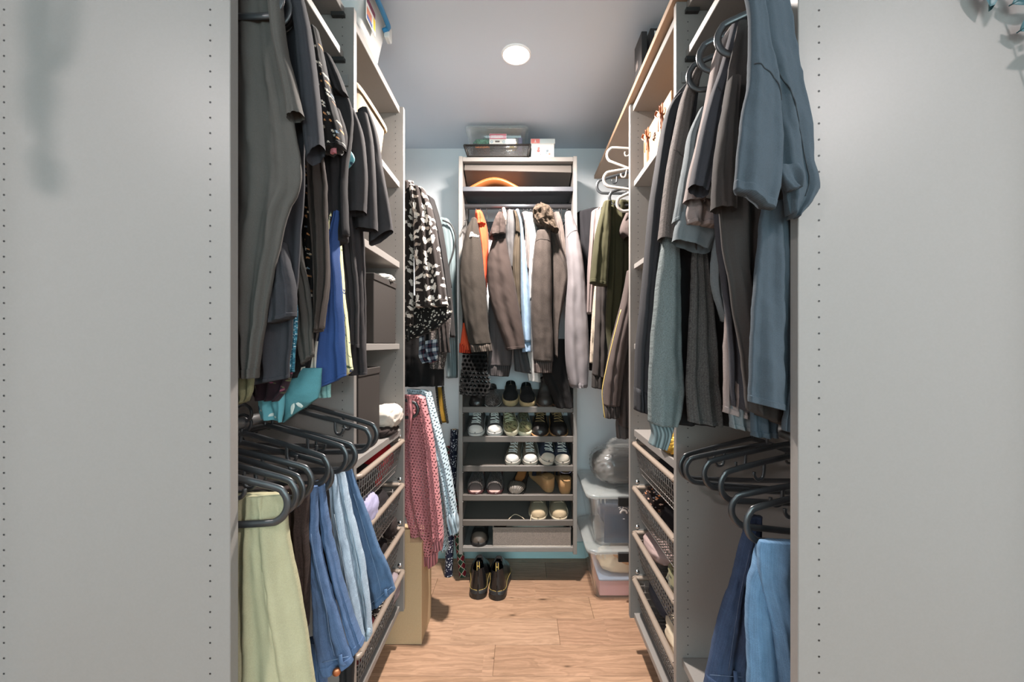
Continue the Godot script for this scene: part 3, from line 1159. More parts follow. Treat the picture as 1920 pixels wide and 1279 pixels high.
	garment("white_blouse", "off-white gauzy blouse hem showing under the black dress", "blouse", g, KI, 0.985, fab(c8(206, 202, 190)), [
		["body", "548,640 540,715 531,739", "596,640 592,690 589,718", {"t": 0.01, "a": 0.012, "f": 1.8, "dd": 0.02}],
	])
	garment("teal_blouse", "pale teal blouse with sprigs and a curved hem above the black hangers", "blouse", g, KI, 0.97, print_cloth("teal_sprig", 4.5), [
		["body", "484,690 484,744 489,784", "534,690 533,742 530,791", {"t": 0.01, "a": 0.008, "f": 1.5}],
		["body", "534,690 533,744 531,793", "604,690 602,725 598,745", {"t": 0.01, "a": 0.003, "f": 1.0, "dd": 0.03, "m": fab(c8(92, 150, 158)), "bulge": 0.02}],
		["leaf_print", "548,758 545,764 545,776", "552,756 553,764 548,777", {"t": 0.002, "a": 0.0, "m": plain("leaf_cream", c8(196, 204, 196), 0.9), "dd": -0.012, "nv": 8, "nu": 8}],
		["leaf_print", "556,756 560,762 566,765", "560,754 566,757 570,761", {"t": 0.002, "a": 0.0, "m": plain("leaf_cream", c8(196, 204, 196), 0.9), "dd": -0.012, "nv": 8, "nu": 8}],
	])
	garment("mint_top", "mint green top, only its corner visible right below the royal blue dress", "top", g, KI, 1.08, fab(c8(140, 190, 186)), [
		["body", "597,690 595,730 594,746", "622,690 620,722 620,745", {"t": 0.01, "a": 0.004}],
	])
	garment("khaki_top", "pale khaki top hem beside the drilled end panel", "top", g, KI, 0.85, fab(c8(132, 130, 100)), [
		["body", "430,690 440,735 447,759", "478,690 474,735 462,752", {"t": 0.01, "a": 0.006}],
	])

func left_lower_clothes():
	var g := "trousers on the lower rail"
	garment("trousers", "sage green trousers folded over the nearest hangers", "trousers", g, KL, 0.83, fab(c8(180, 175, 142), "knit"), [
		["leg", "30,470 40,560 45,800 40,1000 36,1150 30,1320", "250,470 246,560 262,700 295,860 335,1080 375,1320", {"t": 0.018, "a": 0.013, "f": 1.5, "nv": 50, "nu": 40, "a0": 0.3, "ph": 0.1, "n": 0.002}],
		["leg", "78,480 74,600 68,800 62,1050 56,1320", "150,480 160,620 180,850 212,1080 250,1320", {"t": 0.014, "a": 0.006, "f": 1.0, "dd": -0.012, "nv": 40, "n": 0.002}],
	])
	garment("trousers", "dark brown velvety trousers hanging right of the sage green pair", "trousers", g, KL, 0.93, fab(c8(62, 50, 46), "heather"), [
		["leg", "230,440 255,640 275,850 290,1060", "340,440 332,600 336,800 330,1050", {"t": 0.02, "a": 0.014, "f": 2.0}],
	])
	jeans(0.965, c8(96, 120, 152), "mid-blue jeans with an open fly and a copper button", [
		["leg", "335,440 325,640 345,780 360,900 368,1080 405,1240", "378,440 382,640 420,830 470,1000 500,1100 530,1190"],
		["leg", "360,420 400,640 465,920 535,1146", "400,420 448,700 515,960 572,1120", {"dd": 0.03}],
	], Vector2(460, 1236))
	garment("trousers", "black trousers between the mid-blue and the pale jeans", "trousers", g, KL, 1.03, fab(c8(40, 38, 38), "knit"), [
		["leg", "372,410 384,600 415,800 445,900", "418,390 432,600 458,780 480,915", {"t": 0.016, "a": 0.008, "f": 1.3}],
		["leg", "470,1150 475,1230 480,1320", "540,1140 538,1200 530,1320", {"t": 0.016, "a": 0.006, "f": 1.3}],
	])
	jeans(1.09, c8(176, 196, 208), "pale blue jeans with a tan leather label", [
		["leg", "415,380 430,600 468,800 490,930 530,1060 545,1100", "452,370 482,560 525,800 560,980 578,1090"],
	], Vector2(508, 955))
	jeans(1.13, c8(186, 203, 212), "pale washed jeans, the lighter pair without a leather label", [
		["leg", "448,365 486,560 528,800 556,980 570,1102", "488,362 522,520 576,750 606,950 613,1070"],
	], Vector2(0, 0))
	jeans(1.2, c8(92, 118, 146), "blue jeans with a frayed belt loop, deepest on the rail", [
		["leg", "480,360 520,520 558,700 585,850 606,972", "516,350 570,490 640,690 685,790 709,885"],
	], Vector2(0, 0))
	jeans(0.99, c8(82, 104, 134), "folded jeans low behind the mid-blue pair, only their pocket in view", [
		["leg", "330,1090 340,1160 350,1320", "400,1100 410,1200 420,1320"],
	], Vector2(0, 0))

func jeans(d: float, col: Color, label: String, legs: Array, button: Vector2, K := KL):
	var m := fab(col, "denim", 5.0)
	var parts := []
	for l in legs:
		var lo := {"t": 0.016, "a": 0.007, "f": 1.3, "band": 0.07, "nv": 44, "n": 0.004}
		if l.size() > 3:
			lo.merge(l[3], true)
		parts.append([l[0], l[1], l[2], lo])
	var t := garment("jeans", label, "jeans", "trousers on the lower rail", K, d, m, parts)
	# stitching: a pale line down the outer seam and across the waistband
	var L := trace(legs[0][1], d - 0.018, K)
	var R := trace(legs[0][2], d - 0.018, K)
	var thread := plain("denim_thread_" + col.to_html(false), col.lightened(0.12), 0.9)
	var st := ST()
	for q in [[0.52, 0.2, 0.9]]:
		var line := PackedVector3Array()
		for i in 15:
			var v := lerpf(q[1], q[2], i / 14.0)
			line.append(along(L, v).lerp(along(R, v), q[0]) + Vector3(0, 0, 0.004))
		tube(st, line, 0.0005, 4)
	var wl := PackedVector3Array()
	for i in 9:
		wl.append(along(L, 0.925).lerp(along(R, 0.925), 0.06 + 0.11 * i) + Vector3(0, 0, 0.003))
	tube(st, wl, 0.0007, 4)
	st.index()
	part("stitching", done(st), thread, t)
	# belt loop
	var a := along(L, 0.9).lerp(along(R, 0.9), 0.7)
	var b := along(L, 1.0).lerp(along(R, 1.0), 0.72)
	part("belt_loop", tubes([curve([a + Vector3(0, 0, 0.003), a.lerp(b, 0.5) + Vector3(0, 0, 0.009), b + Vector3(0, 0, 0.003)], 4)], 0.005, 8, false, 0.4, Vector3(0, 0, 1)), m, t)
	if button != Vector2.ZERO:
		var p := P(K[0] + button.x / K[2], K[1] + button.y / K[2], d - 0.022)
		part("button", lathed([Vector2(0.0, 0.004), Vector2(0.006, 0.004), Vector2(0.009, 0.002), Vector2(0.009, -0.002)], p, 16, Vector3(0.2, 0.1, 1)), plain("copper", c8(186, 120, 84), 0.35, 0.9), t)

func left_corner_clothes():
	var g := "clothes in the corner beside the tall tower with shoes"
	garment("fern_blouse", "black blouse with a white fern print, in the corner above the pink cardigan", "blouse", g, KD, 1.95, print_cloth("fern", 4.6), [
		["body", "20,30 20,250 20,500 20,800", "100,30 100,250 100,500 98,795", {"t": 0.02, "a": 0.015, "f": 1.6}],
		["sleeve", "80,50 100,240 108,480 112,700", "160,75 205,200 248,440 284,690", {"t": 0.05, "a": 0.014, "f": 3.0, "dd": -0.02, "cuff": 0.06}],
	])
	garment("flower_blouse", "black blouse with tiny white flowers, its hem below the fern print", "blouse", g, KD, 2.02, print_cloth("small_flowers", 6.0), [
		["body", "30,640 50,760 62,888", "300,640 300,730 235,812", {"t": 0.03, "a": 0.012, "f": 3.0}],
		["panel", "140,720 150,780 156,832", "300,640 302,740 232,812", {"t": 0.02, "a": 0.008, "dd": -0.03}],
	])
	garment("plaid_shirt", "navy and white plaid shirt, knotted, in the corner", "shirt", g, KD, 2.06, print_cloth("plaid", 6.0), [
		["sleeve", "128,820 135,900 132,960 150,1000", "160,820 158,890 185,950 212,985", {"t": 0.03, "a": 0.01, "f": 2.0}],
		["body", "165,880 165,940 185,1000", "228,870 234,930 228,985", {"t": 0.025, "a": 0.01}],
	])
	garment("glitter_top", "black glittery top below the tiny-flower blouse", "top", g, KD, 2.14, print_cloth("glitter", 6.0, 0.6), [
		["body", "180,760 185,900 190,1026", "300,760 285,900 262,1030", {"t": 0.03, "a": 0.012, "f": 2.0}],
	])
	tee(2.12, c8(52, 46, 44), "brown-black shirt with fringed ends beside the glittery top", g, [
		["body", "225,780 235,860 235,940", "285,780 290,860 298,942", {"t": 0.02, "a": 0.01}],
	], "knit", "fringed_shirt", "shirt", KD)
	tee(2.16, c8(32, 30, 30), "long black skirt at the bottom of the corner rail", g, [
		["body", "30,820 30,980 30,1125", "262,820 262,980 264,1118", {"t": 0.03, "a": 0.014, "f": 2.5}],
	], "knit", "black_skirt", "skirt", KD)
	tee(2.26, c8(52, 50, 50), "dark jacket with long sleeves behind the fern blouse", g, [
		["body", "120,80 180,300 240,600 270,860", "212,128 258,300 300,600 322,860", {"t": 0.05, "a": 0.012}],
	], "knit", "dark_jacket", "jacket", KD)
	var bag := garment("garment_bag", "translucent grey garment bag with black piping beside the tower", "garment bag", g, KD, 2.42, plain("bag_film", c8(108, 120, 122), 0.35), [
		["cover", "225,225 235,450 255,800 275,1075", "290,235 325,335 332,700 337,1075", {"t": 0.05, "a": 0.012, "f": 1.5}],
	])
	part("piping", tubes([curve([P(830, 413, 2.36), P(846, 422, 2.36), P(854, 446, 2.36), P(849, 476, 2.36), P(842, 500, 2.36), P(846, 540, 2.36)], 6)], 0.005, 8), plain("piping_black", c8(26, 26, 26), 0.6), bag)
	garment("crochet_cardigan", "dusty pink crochet cardigan with ribbed cuffs on a black hanger", "cardigan", g, KC, 1.96, print_cloth("crochet_pink", 19.0, 0.95, true), [
		["body", "-30,185 -30,450 -20,750 30,960 58,1085", "90,185 130,480 160,820 183,1000 187,1080", {"t": 0.035, "a": 0.014, "f": 2.0, "nv": 44, "nu": 30}],
		["hem_band", "58,1082 60,1152", "187,1078 182,1142", {"t": 0.036, "a": 0.014, "f": 2.0, "m": fab(c8(196, 128, 132), "rib", 22.0), "nv": 8}],
		["sleeve", "75,190 112,430 140,760 158,1005", "110,200 165,480 202,820 218,990", {"t": 0.04, "a": 0.008, "f": 1.5, "dd": -0.06, "nv": 44}],
		["cuff", "158,1003 166,1058", "218,988 214,1056", {"t": 0.038, "a": 0.006, "dd": -0.06, "m": fab(c8(196, 128, 132), "rib", 22.0), "nv": 8}],
		["collar", "8,185 20,300 12,420", "34,185 44,300 22,440", {"t": 0.012, "a": 0.0, "dd": -0.06, "m": fab(c8(196, 128, 132), "rib", 22.0)}],
	])
	garment("crochet_cardigan", "pale blue crochet cardigan hanging behind the dusty pink one", "cardigan", g, KC, 2.12, print_cloth("crochet_blue", 19.0, 0.95, true), [
		["body", "10,150 60,400 150,800 200,1058", "120,160 180,450 215,800 248,1058", {"t": 0.04, "a": 0.01, "nv": 44}],
		["sleeve", "90,150 150,420 205,680 232,850", "146,172 205,400 265,660 306,960", {"t": 0.045, "a": 0.012, "f": 2.0, "dd": -0.06, "nv": 44}],
		["cuff", "230,845 238,905 254,966", "292,850 304,900 306,962", {"t": 0.046, "a": 0.01, "dd": -0.07, "m": fab(c8(190, 210, 222), "rib", 22.0), "nv": 10}],
	])
	var belt := garment("woven_belt", "ochre woven belt with a black toothed edge, hanging in the corner", "belt", g, KC, 2.4, fab(c8(196, 150, 60), "tweed", 8.0), [
		["strap", "178,140 188,240 204,345", "214,140 226,240 242,340", {"t": 0.006, "a": 0.0, "nv": 10}],
	])
	var teeth := ST()
	for i in 17:
		var v := i / 16.0
		for e in [["178,140 188,240 204,345", -0.004], ["214,140 226,240 242,340", 0.004]]:
			var p := along(trace(e[0], 2.395, KC), v)
			box(teeth, p + Vector3(-0.006, -0.0065, -0.004), p + Vector3(0.006, 0.0065, 0.008), 0.001)
	part("toothed_edge", done(teeth), plain("belt_black", c8(28, 26, 24), 0.8), belt)
	# two rolls of wrapping paper leaning in the corner
	for s in [["stars", "navy gift wrap roll with white stars, leaning in the corner", Vector3(-0.442, 0.0, -2.45), Vector3(-0.424, 0.86, -2.56), 0.025, 10.0], ["gift_plaid", "red and green diamond gift wrap roll by the black boots", Vector3(-0.352, 0.0, -2.44), Vector3(-0.478, 0.74, -2.61), 0.023, 6.0]]:
		var a: Vector3 = s[2]
		var b: Vector3 = s[3]
		var r: float = s[4]
		var t := thing("gift_wrap_roll", s[1], "gift wrap", a, "rolls of gift wrap")
		part("paper_roll", roll(a, b, r, s[5]), print_cloth(s[0], 1.0, 0.4), t)
		part("cardboard_core", tubes([[a.lerp(b, 0.002), a.lerp(b, 1.004)]], r * 0.55, 14), plain("core_card", c8(176, 150, 118), 0.9), t)

func roll(a: Vector3, b: Vector3, r: float, per: float) -> ArrayMesh:
	var st := ST()
	st.set_smooth_group(0)
	var ax := (b - a).normalized()
	var n := ax.cross(Vector3(0, 0, 1)).normalized()
	var m := ax.cross(n)
	var seg := 24
	for i in 2:
		var c := a if i == 0 else b
		for k in seg + 1:
			var t := TAU * k / seg
			st.set_uv(Vector2(float(k) / seg * TAU * r * per, (0.0 if i == 0 else a.distance_to(b)) * per))
			st.add_vertex(c + n * cos(t) * r + m * sin(t) * r)
	for k in seg:
		for z: int in [k, k + seg + 1, k + 1, k + 1, k + seg + 1, k + seg + 2]:
			st.add_index(z)
	st.generate_normals()
	return st.commit()

func right_clothes():
	var g := "tops on the upper rail above the blue jeans"
	tee(0.70, c8(74, 84, 92), "faded slate-blue tee, front-most on its rail, sleeve hanging past the panel edge", g, [
		["body", "1405,-40 1412,80 1432,150 1452,240 1465,330 1478,402", "1480,-40 1488,60 1501,130 1518,225 1525,300 1534,356 1494,410", {"t": 0.012, "a": 0.006, "f": 1.6, "nv": 40, "seams": [[[0.30, 0.36], [0.42, 0.44], [0.56, 0.53], [0.66, 0.64], [0.70, 0.76], [0.66, 0.88]]]}],
		["sleeve", "1396,-40 1405,75 1402,150 1391,215 1384,270 1379,353", "1425,-40 1445,90 1459,170 1465,250 1464,325 1450,393", {"dd": -0.025, "t": 0.014, "a": 0.004, "f": 1.4, "hem": 0.05, "nv": 40, "seams": [[[0.08, 0.33], [0.4, 0.34], [0.75, 0.38], [0.96, 0.46]]]}],
		["body", "1430,380 1420,470 1413,560 1408,650 1405,753", "1476,380 1481,480 1488,580 1493,690 1497,776", {"dd": 0.055, "t": 0.016, "a": 0.01, "f": 1.5, "hem": 0.045, "nv": 40}],
		["tail", "1480,690 1474,760 1471,808", "1495,690 1498,760 1487,811", {"dd": 0.05, "t": 0.01, "a": 0.003}],
		["fold", "1455,312 1465,340 1475,360", "1494,310 1500,335 1502,352", {"dd": -0.02, "t": 0.012, "a": 0.008, "f": 1.0}],
	])
	tee(0.815, c8(62, 58, 56), "dark brown-black tee tucked behind the slate-blue tee", g, [
		["body", "1385,40 1362,150 1352,230 1347,330 1352,430 1370,540 1390,660 1402,770", "1470,40 1480,200 1484,400 1484,560 1480,700 1470,800", {"t": 0.014, "a": 0.014, "f": 2.4, "nv": 44}],
		["sleeve", "1366,150 1352,230 1340,310 1336,392", "1385,150 1378,250 1378,330 1377,396", {"dd": -0.02, "t": 0.022, "a": 0.006, "open": true, "hem": 0.06}],
	])
	tee(0.87, c8(66, 66, 71), "navy-charcoal tee with a straight sleeve hem, third on the upper rail", g, [
		["sleeve", "1376,36 1352,124 1330,188 1312,260 1294,349", "1398,36 1374,140 1351,215 1346,290 1325,367", {"seams": [[[0.1, 0.42], [0.5, 0.46], [0.9, 0.56]]], "t": 0.022, "a": 0.006, "hem": 0.06, "open": true}],
		["body", "1370,60 1350,200 1335,330 1345,480 1362,620 1372,760", "1460,60 1470,200 1470,330 1460,480 1450,620 1440,790", {"dd": 0.02, "t": 0.014, "a": 0.012, "f": 2.0}],
	])
	tee(0.93, c8(150, 138, 134), "taupe tee with a wavy sleeve edge", g, [
		["sleeve", "1366,54 1341,98 1326,180 1308,263 1293,325 1283,378", "1376,54 1356,110 1342,190 1334,270 1328,330 1319,380", {"seams": [[[0.06, 0.46], [0.5, 0.44], [0.94, 0.42]]], "t": 0.02, "a": 0.005, "hem": 0.06, "open": true}],
		["sleeve", "1292,375 1287,400 1289,420", "1330,375 1345,400 1338,428", {"dd": 0.02, "t": 0.02, "a": 0.01, "f": 2.0, "hem": 0.2}],
		["body", "1380,440 1367,500 1359,616 1356,772", "1386,440 1382,540 1391,650 1401,725 1399,785", {"dd": -0.02, "t": 0.014, "a": 0.005, "hem": 0.04}],
	])
	tee(0.99, c8(116, 124, 127), "grey-blue tee, its flared sleeve curling below the taupe one", g, [
		["sleeve", "1312,205 1292,250 1281,310 1270,370 1262,417", "1324,205 1306,260 1298,320 1292,370 1289,414", {"t": 0.02, "a": 0.004, "hem": 0.05}],
		["sleeve", "1275,400 1266,428 1262,452", "1318,405 1346,432 1328,474", {"dd": -0.01, "t": 0.03, "a": 0.006, "hem": 0.12, "open": true}],
		["body", "1342,430 1333,500 1340,560 1357,600", "1368,430 1372,500 1366,560 1360,604", {"t": 0.014, "a": 0.006, "dd": -0.03}],
		["body", "1364,700 1366,770 1369,801", "1412,700 1410,780 1409,809", {"t": 0.014, "a": 0.006, "dd": -0.08, "hem": 0.2}],
	])
	tee(0.86, c8(74, 88, 98), "blue-black tee, only its rounded hem showing under the slate-blue tee", g, [
		["body", "1412,700 1409,780 1409,817", "1460,700 1457,780 1456,820", {"t": 0.018, "a": 0.006, "hem": 0.2}],
	])
	tee(1.07, c8(104, 96, 92), "fuzzy brown-grey tee with a wide open sleeve", g, [
		["sleeve", "1306,120 1281,176 1268,230 1251,320 1236,447", "1320,120 1296,205 1284,300 1273,375 1266,456", {"seams": [[[0.05, 0.66], [0.3, 0.64], [0.6, 0.6], [0.95, 0.55]]], "t": 0.03, "a": 0.005, "open": true, "hem": 0.05}],
		["body", "1300,440 1294,560 1287,720 1291,790", "1320,440 1338,590 1346,690 1353,799", {"dd": -0.05, "t": 0.016, "a": 0.007, "hem": 0.04, "m": fab(c8(84, 82, 80), "heather", 6.0)}],
	], "heather")
	tee(1.12, c8(36, 35, 36), "plain black tee filling the middle of the upper rail", g, [
		["body", "1262,440 1268,560 1270,680 1268,796", "1400,440 1400,560 1400,680 1395,800", {"t": 0.012, "a": 0.012, "f": 3.0}],
	])
	tee(1.12, c8(122, 132, 132), "grey-green heather sweatshirt with a ribbed cuff reaching the basket top", g, [
		["sleeve", "1246,440 1236,500 1224,616 1218,700 1217,792", "1272,440 1273,520 1275,640 1280,740 1268,800", {"t": 0.035, "a": 0.006, "f": 1.2, "dd": -0.03, "nv": 44}],
		["cuff", "1218,792 1222,812 1217,832", "1264,796 1258,815 1248,843", {"t": 0.026, "a": 0.004, "dd": -0.03, "m": fab(c8(122, 136, 138), "rib", 26.0), "nv": 10}],
		["sleeve", "1268,440 1270,540 1273,620 1278,680", "1300,440 1297,540 1297,620 1290,690", {"t": 0.03, "a": 0.012, "f": 1.6, "dd": 0.03}],
		["body", "1240,400 1230,560 1220,700 1216,788", "1262,400 1250,560 1240,700 1235,788", {"t": 0.02, "a": 0.005, "dd": 0.04}],
	], "heather", "sweatshirt", "sweatshirt")
	tee(1.21, c8(54, 54, 57), "black long-sleeved sweater, nearest to the ribboned gift box", g, [
		["body", "1288,155 1262,185 1248,225 1234,320 1222,480 1212,600 1206,700", "1310,155 1300,230 1288,330 1268,460 1255,600 1240,730", {"t": 0.03, "a": 0.006, "nv": 44}],
		["sleeve", "1270,180 1248,215 1230,310 1217,400 1205,540 1194,650 1191,768", "1292,180 1270,240 1252,330 1243,450 1230,560 1222,680 1217,774", {"t": 0.035, "a": 0.005, "dd": -0.02, "nv": 44, "cuff": 0.07, "hm": fab(c8(52, 52, 55), "rib", 26.0)}],
	], "knit", "sweater", "sweater")

func right_lower_clothes():
	jeans(0.93, c8(66, 80, 104), "dark indigo jeans beside the blue pair, with tan stitching", [
		["leg", "400,540 370,660 325,820 270,1010 205,1310", "470,540 455,680 425,860 415,1060 400,1310"],
	], Vector2(0, 0), KR)
	jeans(0.96, c8(52, 60, 78), "darkest navy jeans between the indigo and the blue pair", [
		["leg", "400,480 395,650 370,900 340,1310", "480,480 480,650 470,900 460,1310"],
	], Vector2(0, 0), KR)
	garment("jeans", "bright blue jeans folded over the front hanger, next to the drilled panel", "jeans", "trousers on the lower rail", KR, 0.80, fab(c8(112, 146, 174), "denim", 5.0), [
		["leg", "470,598 462,640 470,760 520,960 585,1310", "700,602 690,700 690,900 690,1100 690,1310", {"t": 0.016, "a": 0.006, "f": 1.5, "nv": 44, "nu": 30}],
		["leg", "462,620 440,690 415,800 408,960 420,1310", "500,640 510,760 540,920 570,1060 600,1310", {"t": 0.016, "a": 0.005, "f": 1.2, "dd": 0.02, "nv": 44}],
	])

func right_corner_clothes():
	var g := "clothes in the corner above the clear bins"
	tee(2.02, c8(66, 64, 45), "olive green tee hanging above the clear bins", g, [
		["sleeve", "152,245 128,330 106,440 88,614", "185,245 182,380 174,500 166,632", {"t": 0.05, "a": 0.008, "f": 1.5, "hem": 0.04, "dd": -0.04}],
		["body", "170,240 174,440 168,640 162,800 176,944", "290,240 285,440 280,640 250,780 215,900", {"t": 0.03, "a": 0.018, "f": 2.8}],
	], "knit", "t_shirt", "shirt", KG)
	var t := tee(1.93, c8(86, 76, 73), "brown-charcoal track jacket with a gold piping line, in the corner above the bins", g, [
		["sleeve", "262,560 235,700 185,900 158,1060 152,1180", "300,560 290,760 260,900 235,1060 222,1180", {"t": 0.05, "a": 0.008}],
		["cuff", "152,1178 154,1236", "222,1178 224,1236", {"t": 0.045, "a": 0.008, "m": fab(c8(72, 66, 64), "rib", 20.0), "nv": 8}],
		["body", "240,700 225,900 222,1100 222,1270", "310,700 310,900 310,1100 310,1290", {"t": 0.04, "a": 0.01, "dd": 0.04}],
		["sleeve", "262,280 234,345 228,385 250,410", "300,280 296,340 290,400 285,440", {"t": 0.05, "a": 0.006, "dd": 0.02, "open": true}],
	], "knit", "track_jacket", "jacket", KG)
	part("piping", tubes([curve(Array(trace("232,740 200,860 165,1010 146,1110 150,1180 158,1240", 1.868, KG)), 5)], 0.0022, 6), plain("gold_piping", c8(206, 178, 104), 0.6), t)
	tee(2.12, c8(64, 58, 56), "dark charcoal hoodie hem with a ribbed band below the olive tee", g, [
		["body", "120,600 112,800 100,1040", "175,600 170,850 165,1060", {"t": 0.05, "a": 0.008}],
		["band", "100,1038 98,1098", "165,1040 164,1106", {"t": 0.05, "a": 0.008, "m": fab(c8(56, 52, 50), "rib", 20.0), "nv": 8}],
	], "knit", "hoodie", "hoodie", KG)
	tee(2.16, c8(210, 192, 172), "cream knit top, a pale strip beside the olive tee", g, [
		["body", "118,560 98,780 88,985", "126,560 124,780 118,990", {"t": 0.03, "a": 0.004}],
		["shoulder", "128,280 112,420 100,560", "142,265 128,340 118,420", {"t": 0.03, "a": 0.002, "dd": -0.02}],
	], "heather", "knit_top", "top", KG)
	tee(2.22, c8(132, 118, 116), "mauve-grey sweatshirt shoulder behind the olive tee", g, [
		["body", "96,290 88,420 78,560 70,760", "135,270 122,420 108,600 96,760", {"t": 0.04, "a": 0.008}],
	], "knit", "sweatshirt", "sweatshirt", KG)
	tee(2.42, c8(38, 37, 40), "black coat against the back wall beside the tower", g, [
		["body", "30,294 40,420 62,600 82,800 88,1020", "150,270 150,440 150,640 150,840 150,1020", {"t": 0.06, "a": 0.014, "f": 2.0}],
	], "knit", "black_coat", "coat", KG)
	tee(2.0, c8(92, 86, 84), "grey jersey hem hanging just above the bagged clothes", g, [
		["body", "212,1230 208,1270 212,1330", "290,1230 290,1280 290,1330", {"t": 0.03, "a": 0.008}],
	], "knit", "jersey", "shirt", KG)

func tower_clothes():
	var g := "jackets and hoodies on the tower rail"
	var t := tee(2.26, c8(70, 63, 57), "brown-grey zip jacket with white script on its chest", g, [
		["sleeve", "150,112 112,200 78,400 78,520 92,680 128,860 142,895", "184,108 208,250 236,500 246,640 254,780 272,890", {"t": 0.07, "a": 0.008, "f": 1.4, "nv": 44, "ink": [[0.40, 0.195], [0.46, 0.165], [0.58, 0.17], [0.50, 0.185], [0.55, 0.19], [0.62, 0.175], [0.66, 0.19], [0.70, 0.175], [0.76, 0.188], [0.80, 0.174], [0.86, 0.184], [0.92, 0.17]]}],
		["band", "140,890 150,944", "272,888 279,936", {"t": 0.068, "a": 0.006, "m": fab(c8(86, 77, 70), "rib", 22.0), "nv": 8}],
	], "heather", "zip_jacket", "jacket", KE)
	tee(2.34, c8(238, 92, 58), "bright orange hooded jacket, second on the tower rail", g, [
		["sleeve", "172,80 178,180 200,330 220,480 235,610", "218,64 248,160 256,300 252,400 242,500", {"t": 0.07, "a": 0.012, "f": 2.0}],
		["hood", "174,62 176,100 182,150", "212,58 228,90 240,140", {"t": 0.06, "a": 0.006, "dd": -0.03}],
		["body", "98,760 84,860 75,925", "120,760 135,860 145,930", {"t": 0.06, "a": 0.004}],
		["band", "76,886 74,944", "130,890 146,950", {"t": 0.064, "a": 0.004, "nv": 8, "m": fab(c8(222, 74, 46), "rib", 22.0)}],
	], "knit", "hooded_jacket", "jacket", KE)
	tee(2.24, c8(72, 61, 57), "brown hoodie with a drooping hood and one crossed sleeve", g, [
		["hood", "318,70 292,120 268,190 262,222", "348,78 362,120 366,170 364,205", {"t": 0.07, "a": 0.012, "f": 1.8}],
		["sleeve", "290,215 258,330 248,450 262,600 310,760 372,930", "362,210 385,330 420,500 448,650 470,780 488,915", {"t": 0.07, "a": 0.01, "f": 1.4, "dd": 0.02, "nv": 44, "cuff": 0.03}],
		["hood_lining", "275,205 285,225 290,245", "362,196 362,218 352,235", {"t": 0.03, "a": 0.004, "m": fab(c8(38, 34, 33)), "dd": -0.01}],
	], "knit", "hoodie", "hoodie", KE)
	tee(2.3, c8(82, 76, 76), "grey sweatshirt hem with a ribbed band under the brown hoodie", g, [
		["body", "258,600 260,800 254,1025", "400,600 410,800 400,1025", {"t": 0.06, "a": 0.008, "dd": 0.03}],
		["band", "254,1020 252,1086", "400,1020 384,1096", {"t": 0.058, "a": 0.008, "m": fab(c8(74, 69, 69), "rib", 22.0), "dd": 0.03, "nv": 8}],
	], "knit", "sweatshirt", "sweatshirt", KE)
	tee(2.36, c8(168, 152, 140), "beige hooded top, a small hood peak behind the brown hoodie", g, [
		["hood", "340,46 348,100 358,160", "362,42 374,90 376,160", {"t": 0.06, "a": 0.004}],
	], "knit", "hooded_sweater", "top", KE)
	tee(2.33, c8(92, 90, 90), "mid-grey jacket between the brown hoodie and the denim", g, [
		["sleeve", "374,60 366,160 366,290 388,420", "414,58 424,140 420,260 410,420", {"t": 0.07, "a": 0.012, "f": 1.6}],
		["body", "390,380 400,700 420,1060", "430,380 440,700 540,1080", {"t": 0.05, "a": 0.01, "dd": 0.06, "m": fab(c8(78, 76, 77))}],
	], "knit", "grey_jacket", "jacket", KE)
	tee(2.31, c8(80, 70, 58), "olive-brown hoodie pressed against the denim jacket", g, [
		["hood", "412,58 424,120 426,190", "440,66 456,130 460,205", {"t": 0.05, "a": 0.006, "dd": -0.01}],
		["sleeve", "426,200 405,330 412,480 440,690", "458,200 460,380 458,540 460,700", {"t": 0.06, "a": 0.008}],
	], "knit", "hoodie", "hoodie", KE)
	garment("denim_jacket", "light blue denim jacket with a frayed hem", "jacket", g, KE, 2.29, fab(c8(160, 184, 204), "denim", 5.0), [
		["sleeve", "426,54 452,150 458,320 458,520 462,700 474,880", "448,54 472,160 490,340 515,560 522,720 524,880", {"t": 0.06, "a": 0.006, "f": 1.0}],
		["cuff", "472,878 466,942", "524,878 524,940", {"t": 0.056, "a": 0.004, "nv": 8}],
	])
	tee(2.33, c8(150, 140, 136), "light taupe hooded top between denim and white", g, [
		["sleeve", "466,70 484,160 488,260 500,420", "508,66 514,180 514,300 512,440", {"t": 0.06, "a": 0.008}],
	], "heather", "hooded_sweater", "top", KE)
	tee(2.31, c8(222, 218, 214), "white hooded jacket in the middle of the tower rail", g, [
		["sleeve", "494,72 508,160 512,320 508,460 514,620", "538,78 560,180 558,290 542,440 526,610", {"t": 0.06, "a": 0.008, "f": 1.5}],
		["body", "500,940 500,1060 508,1120", "560,940 578,1060 584,1130", {"t": 0.05, "a": 0.008, "dd": 0.08}],
	], "knit", "hooded_jacket", "jacket", KE)
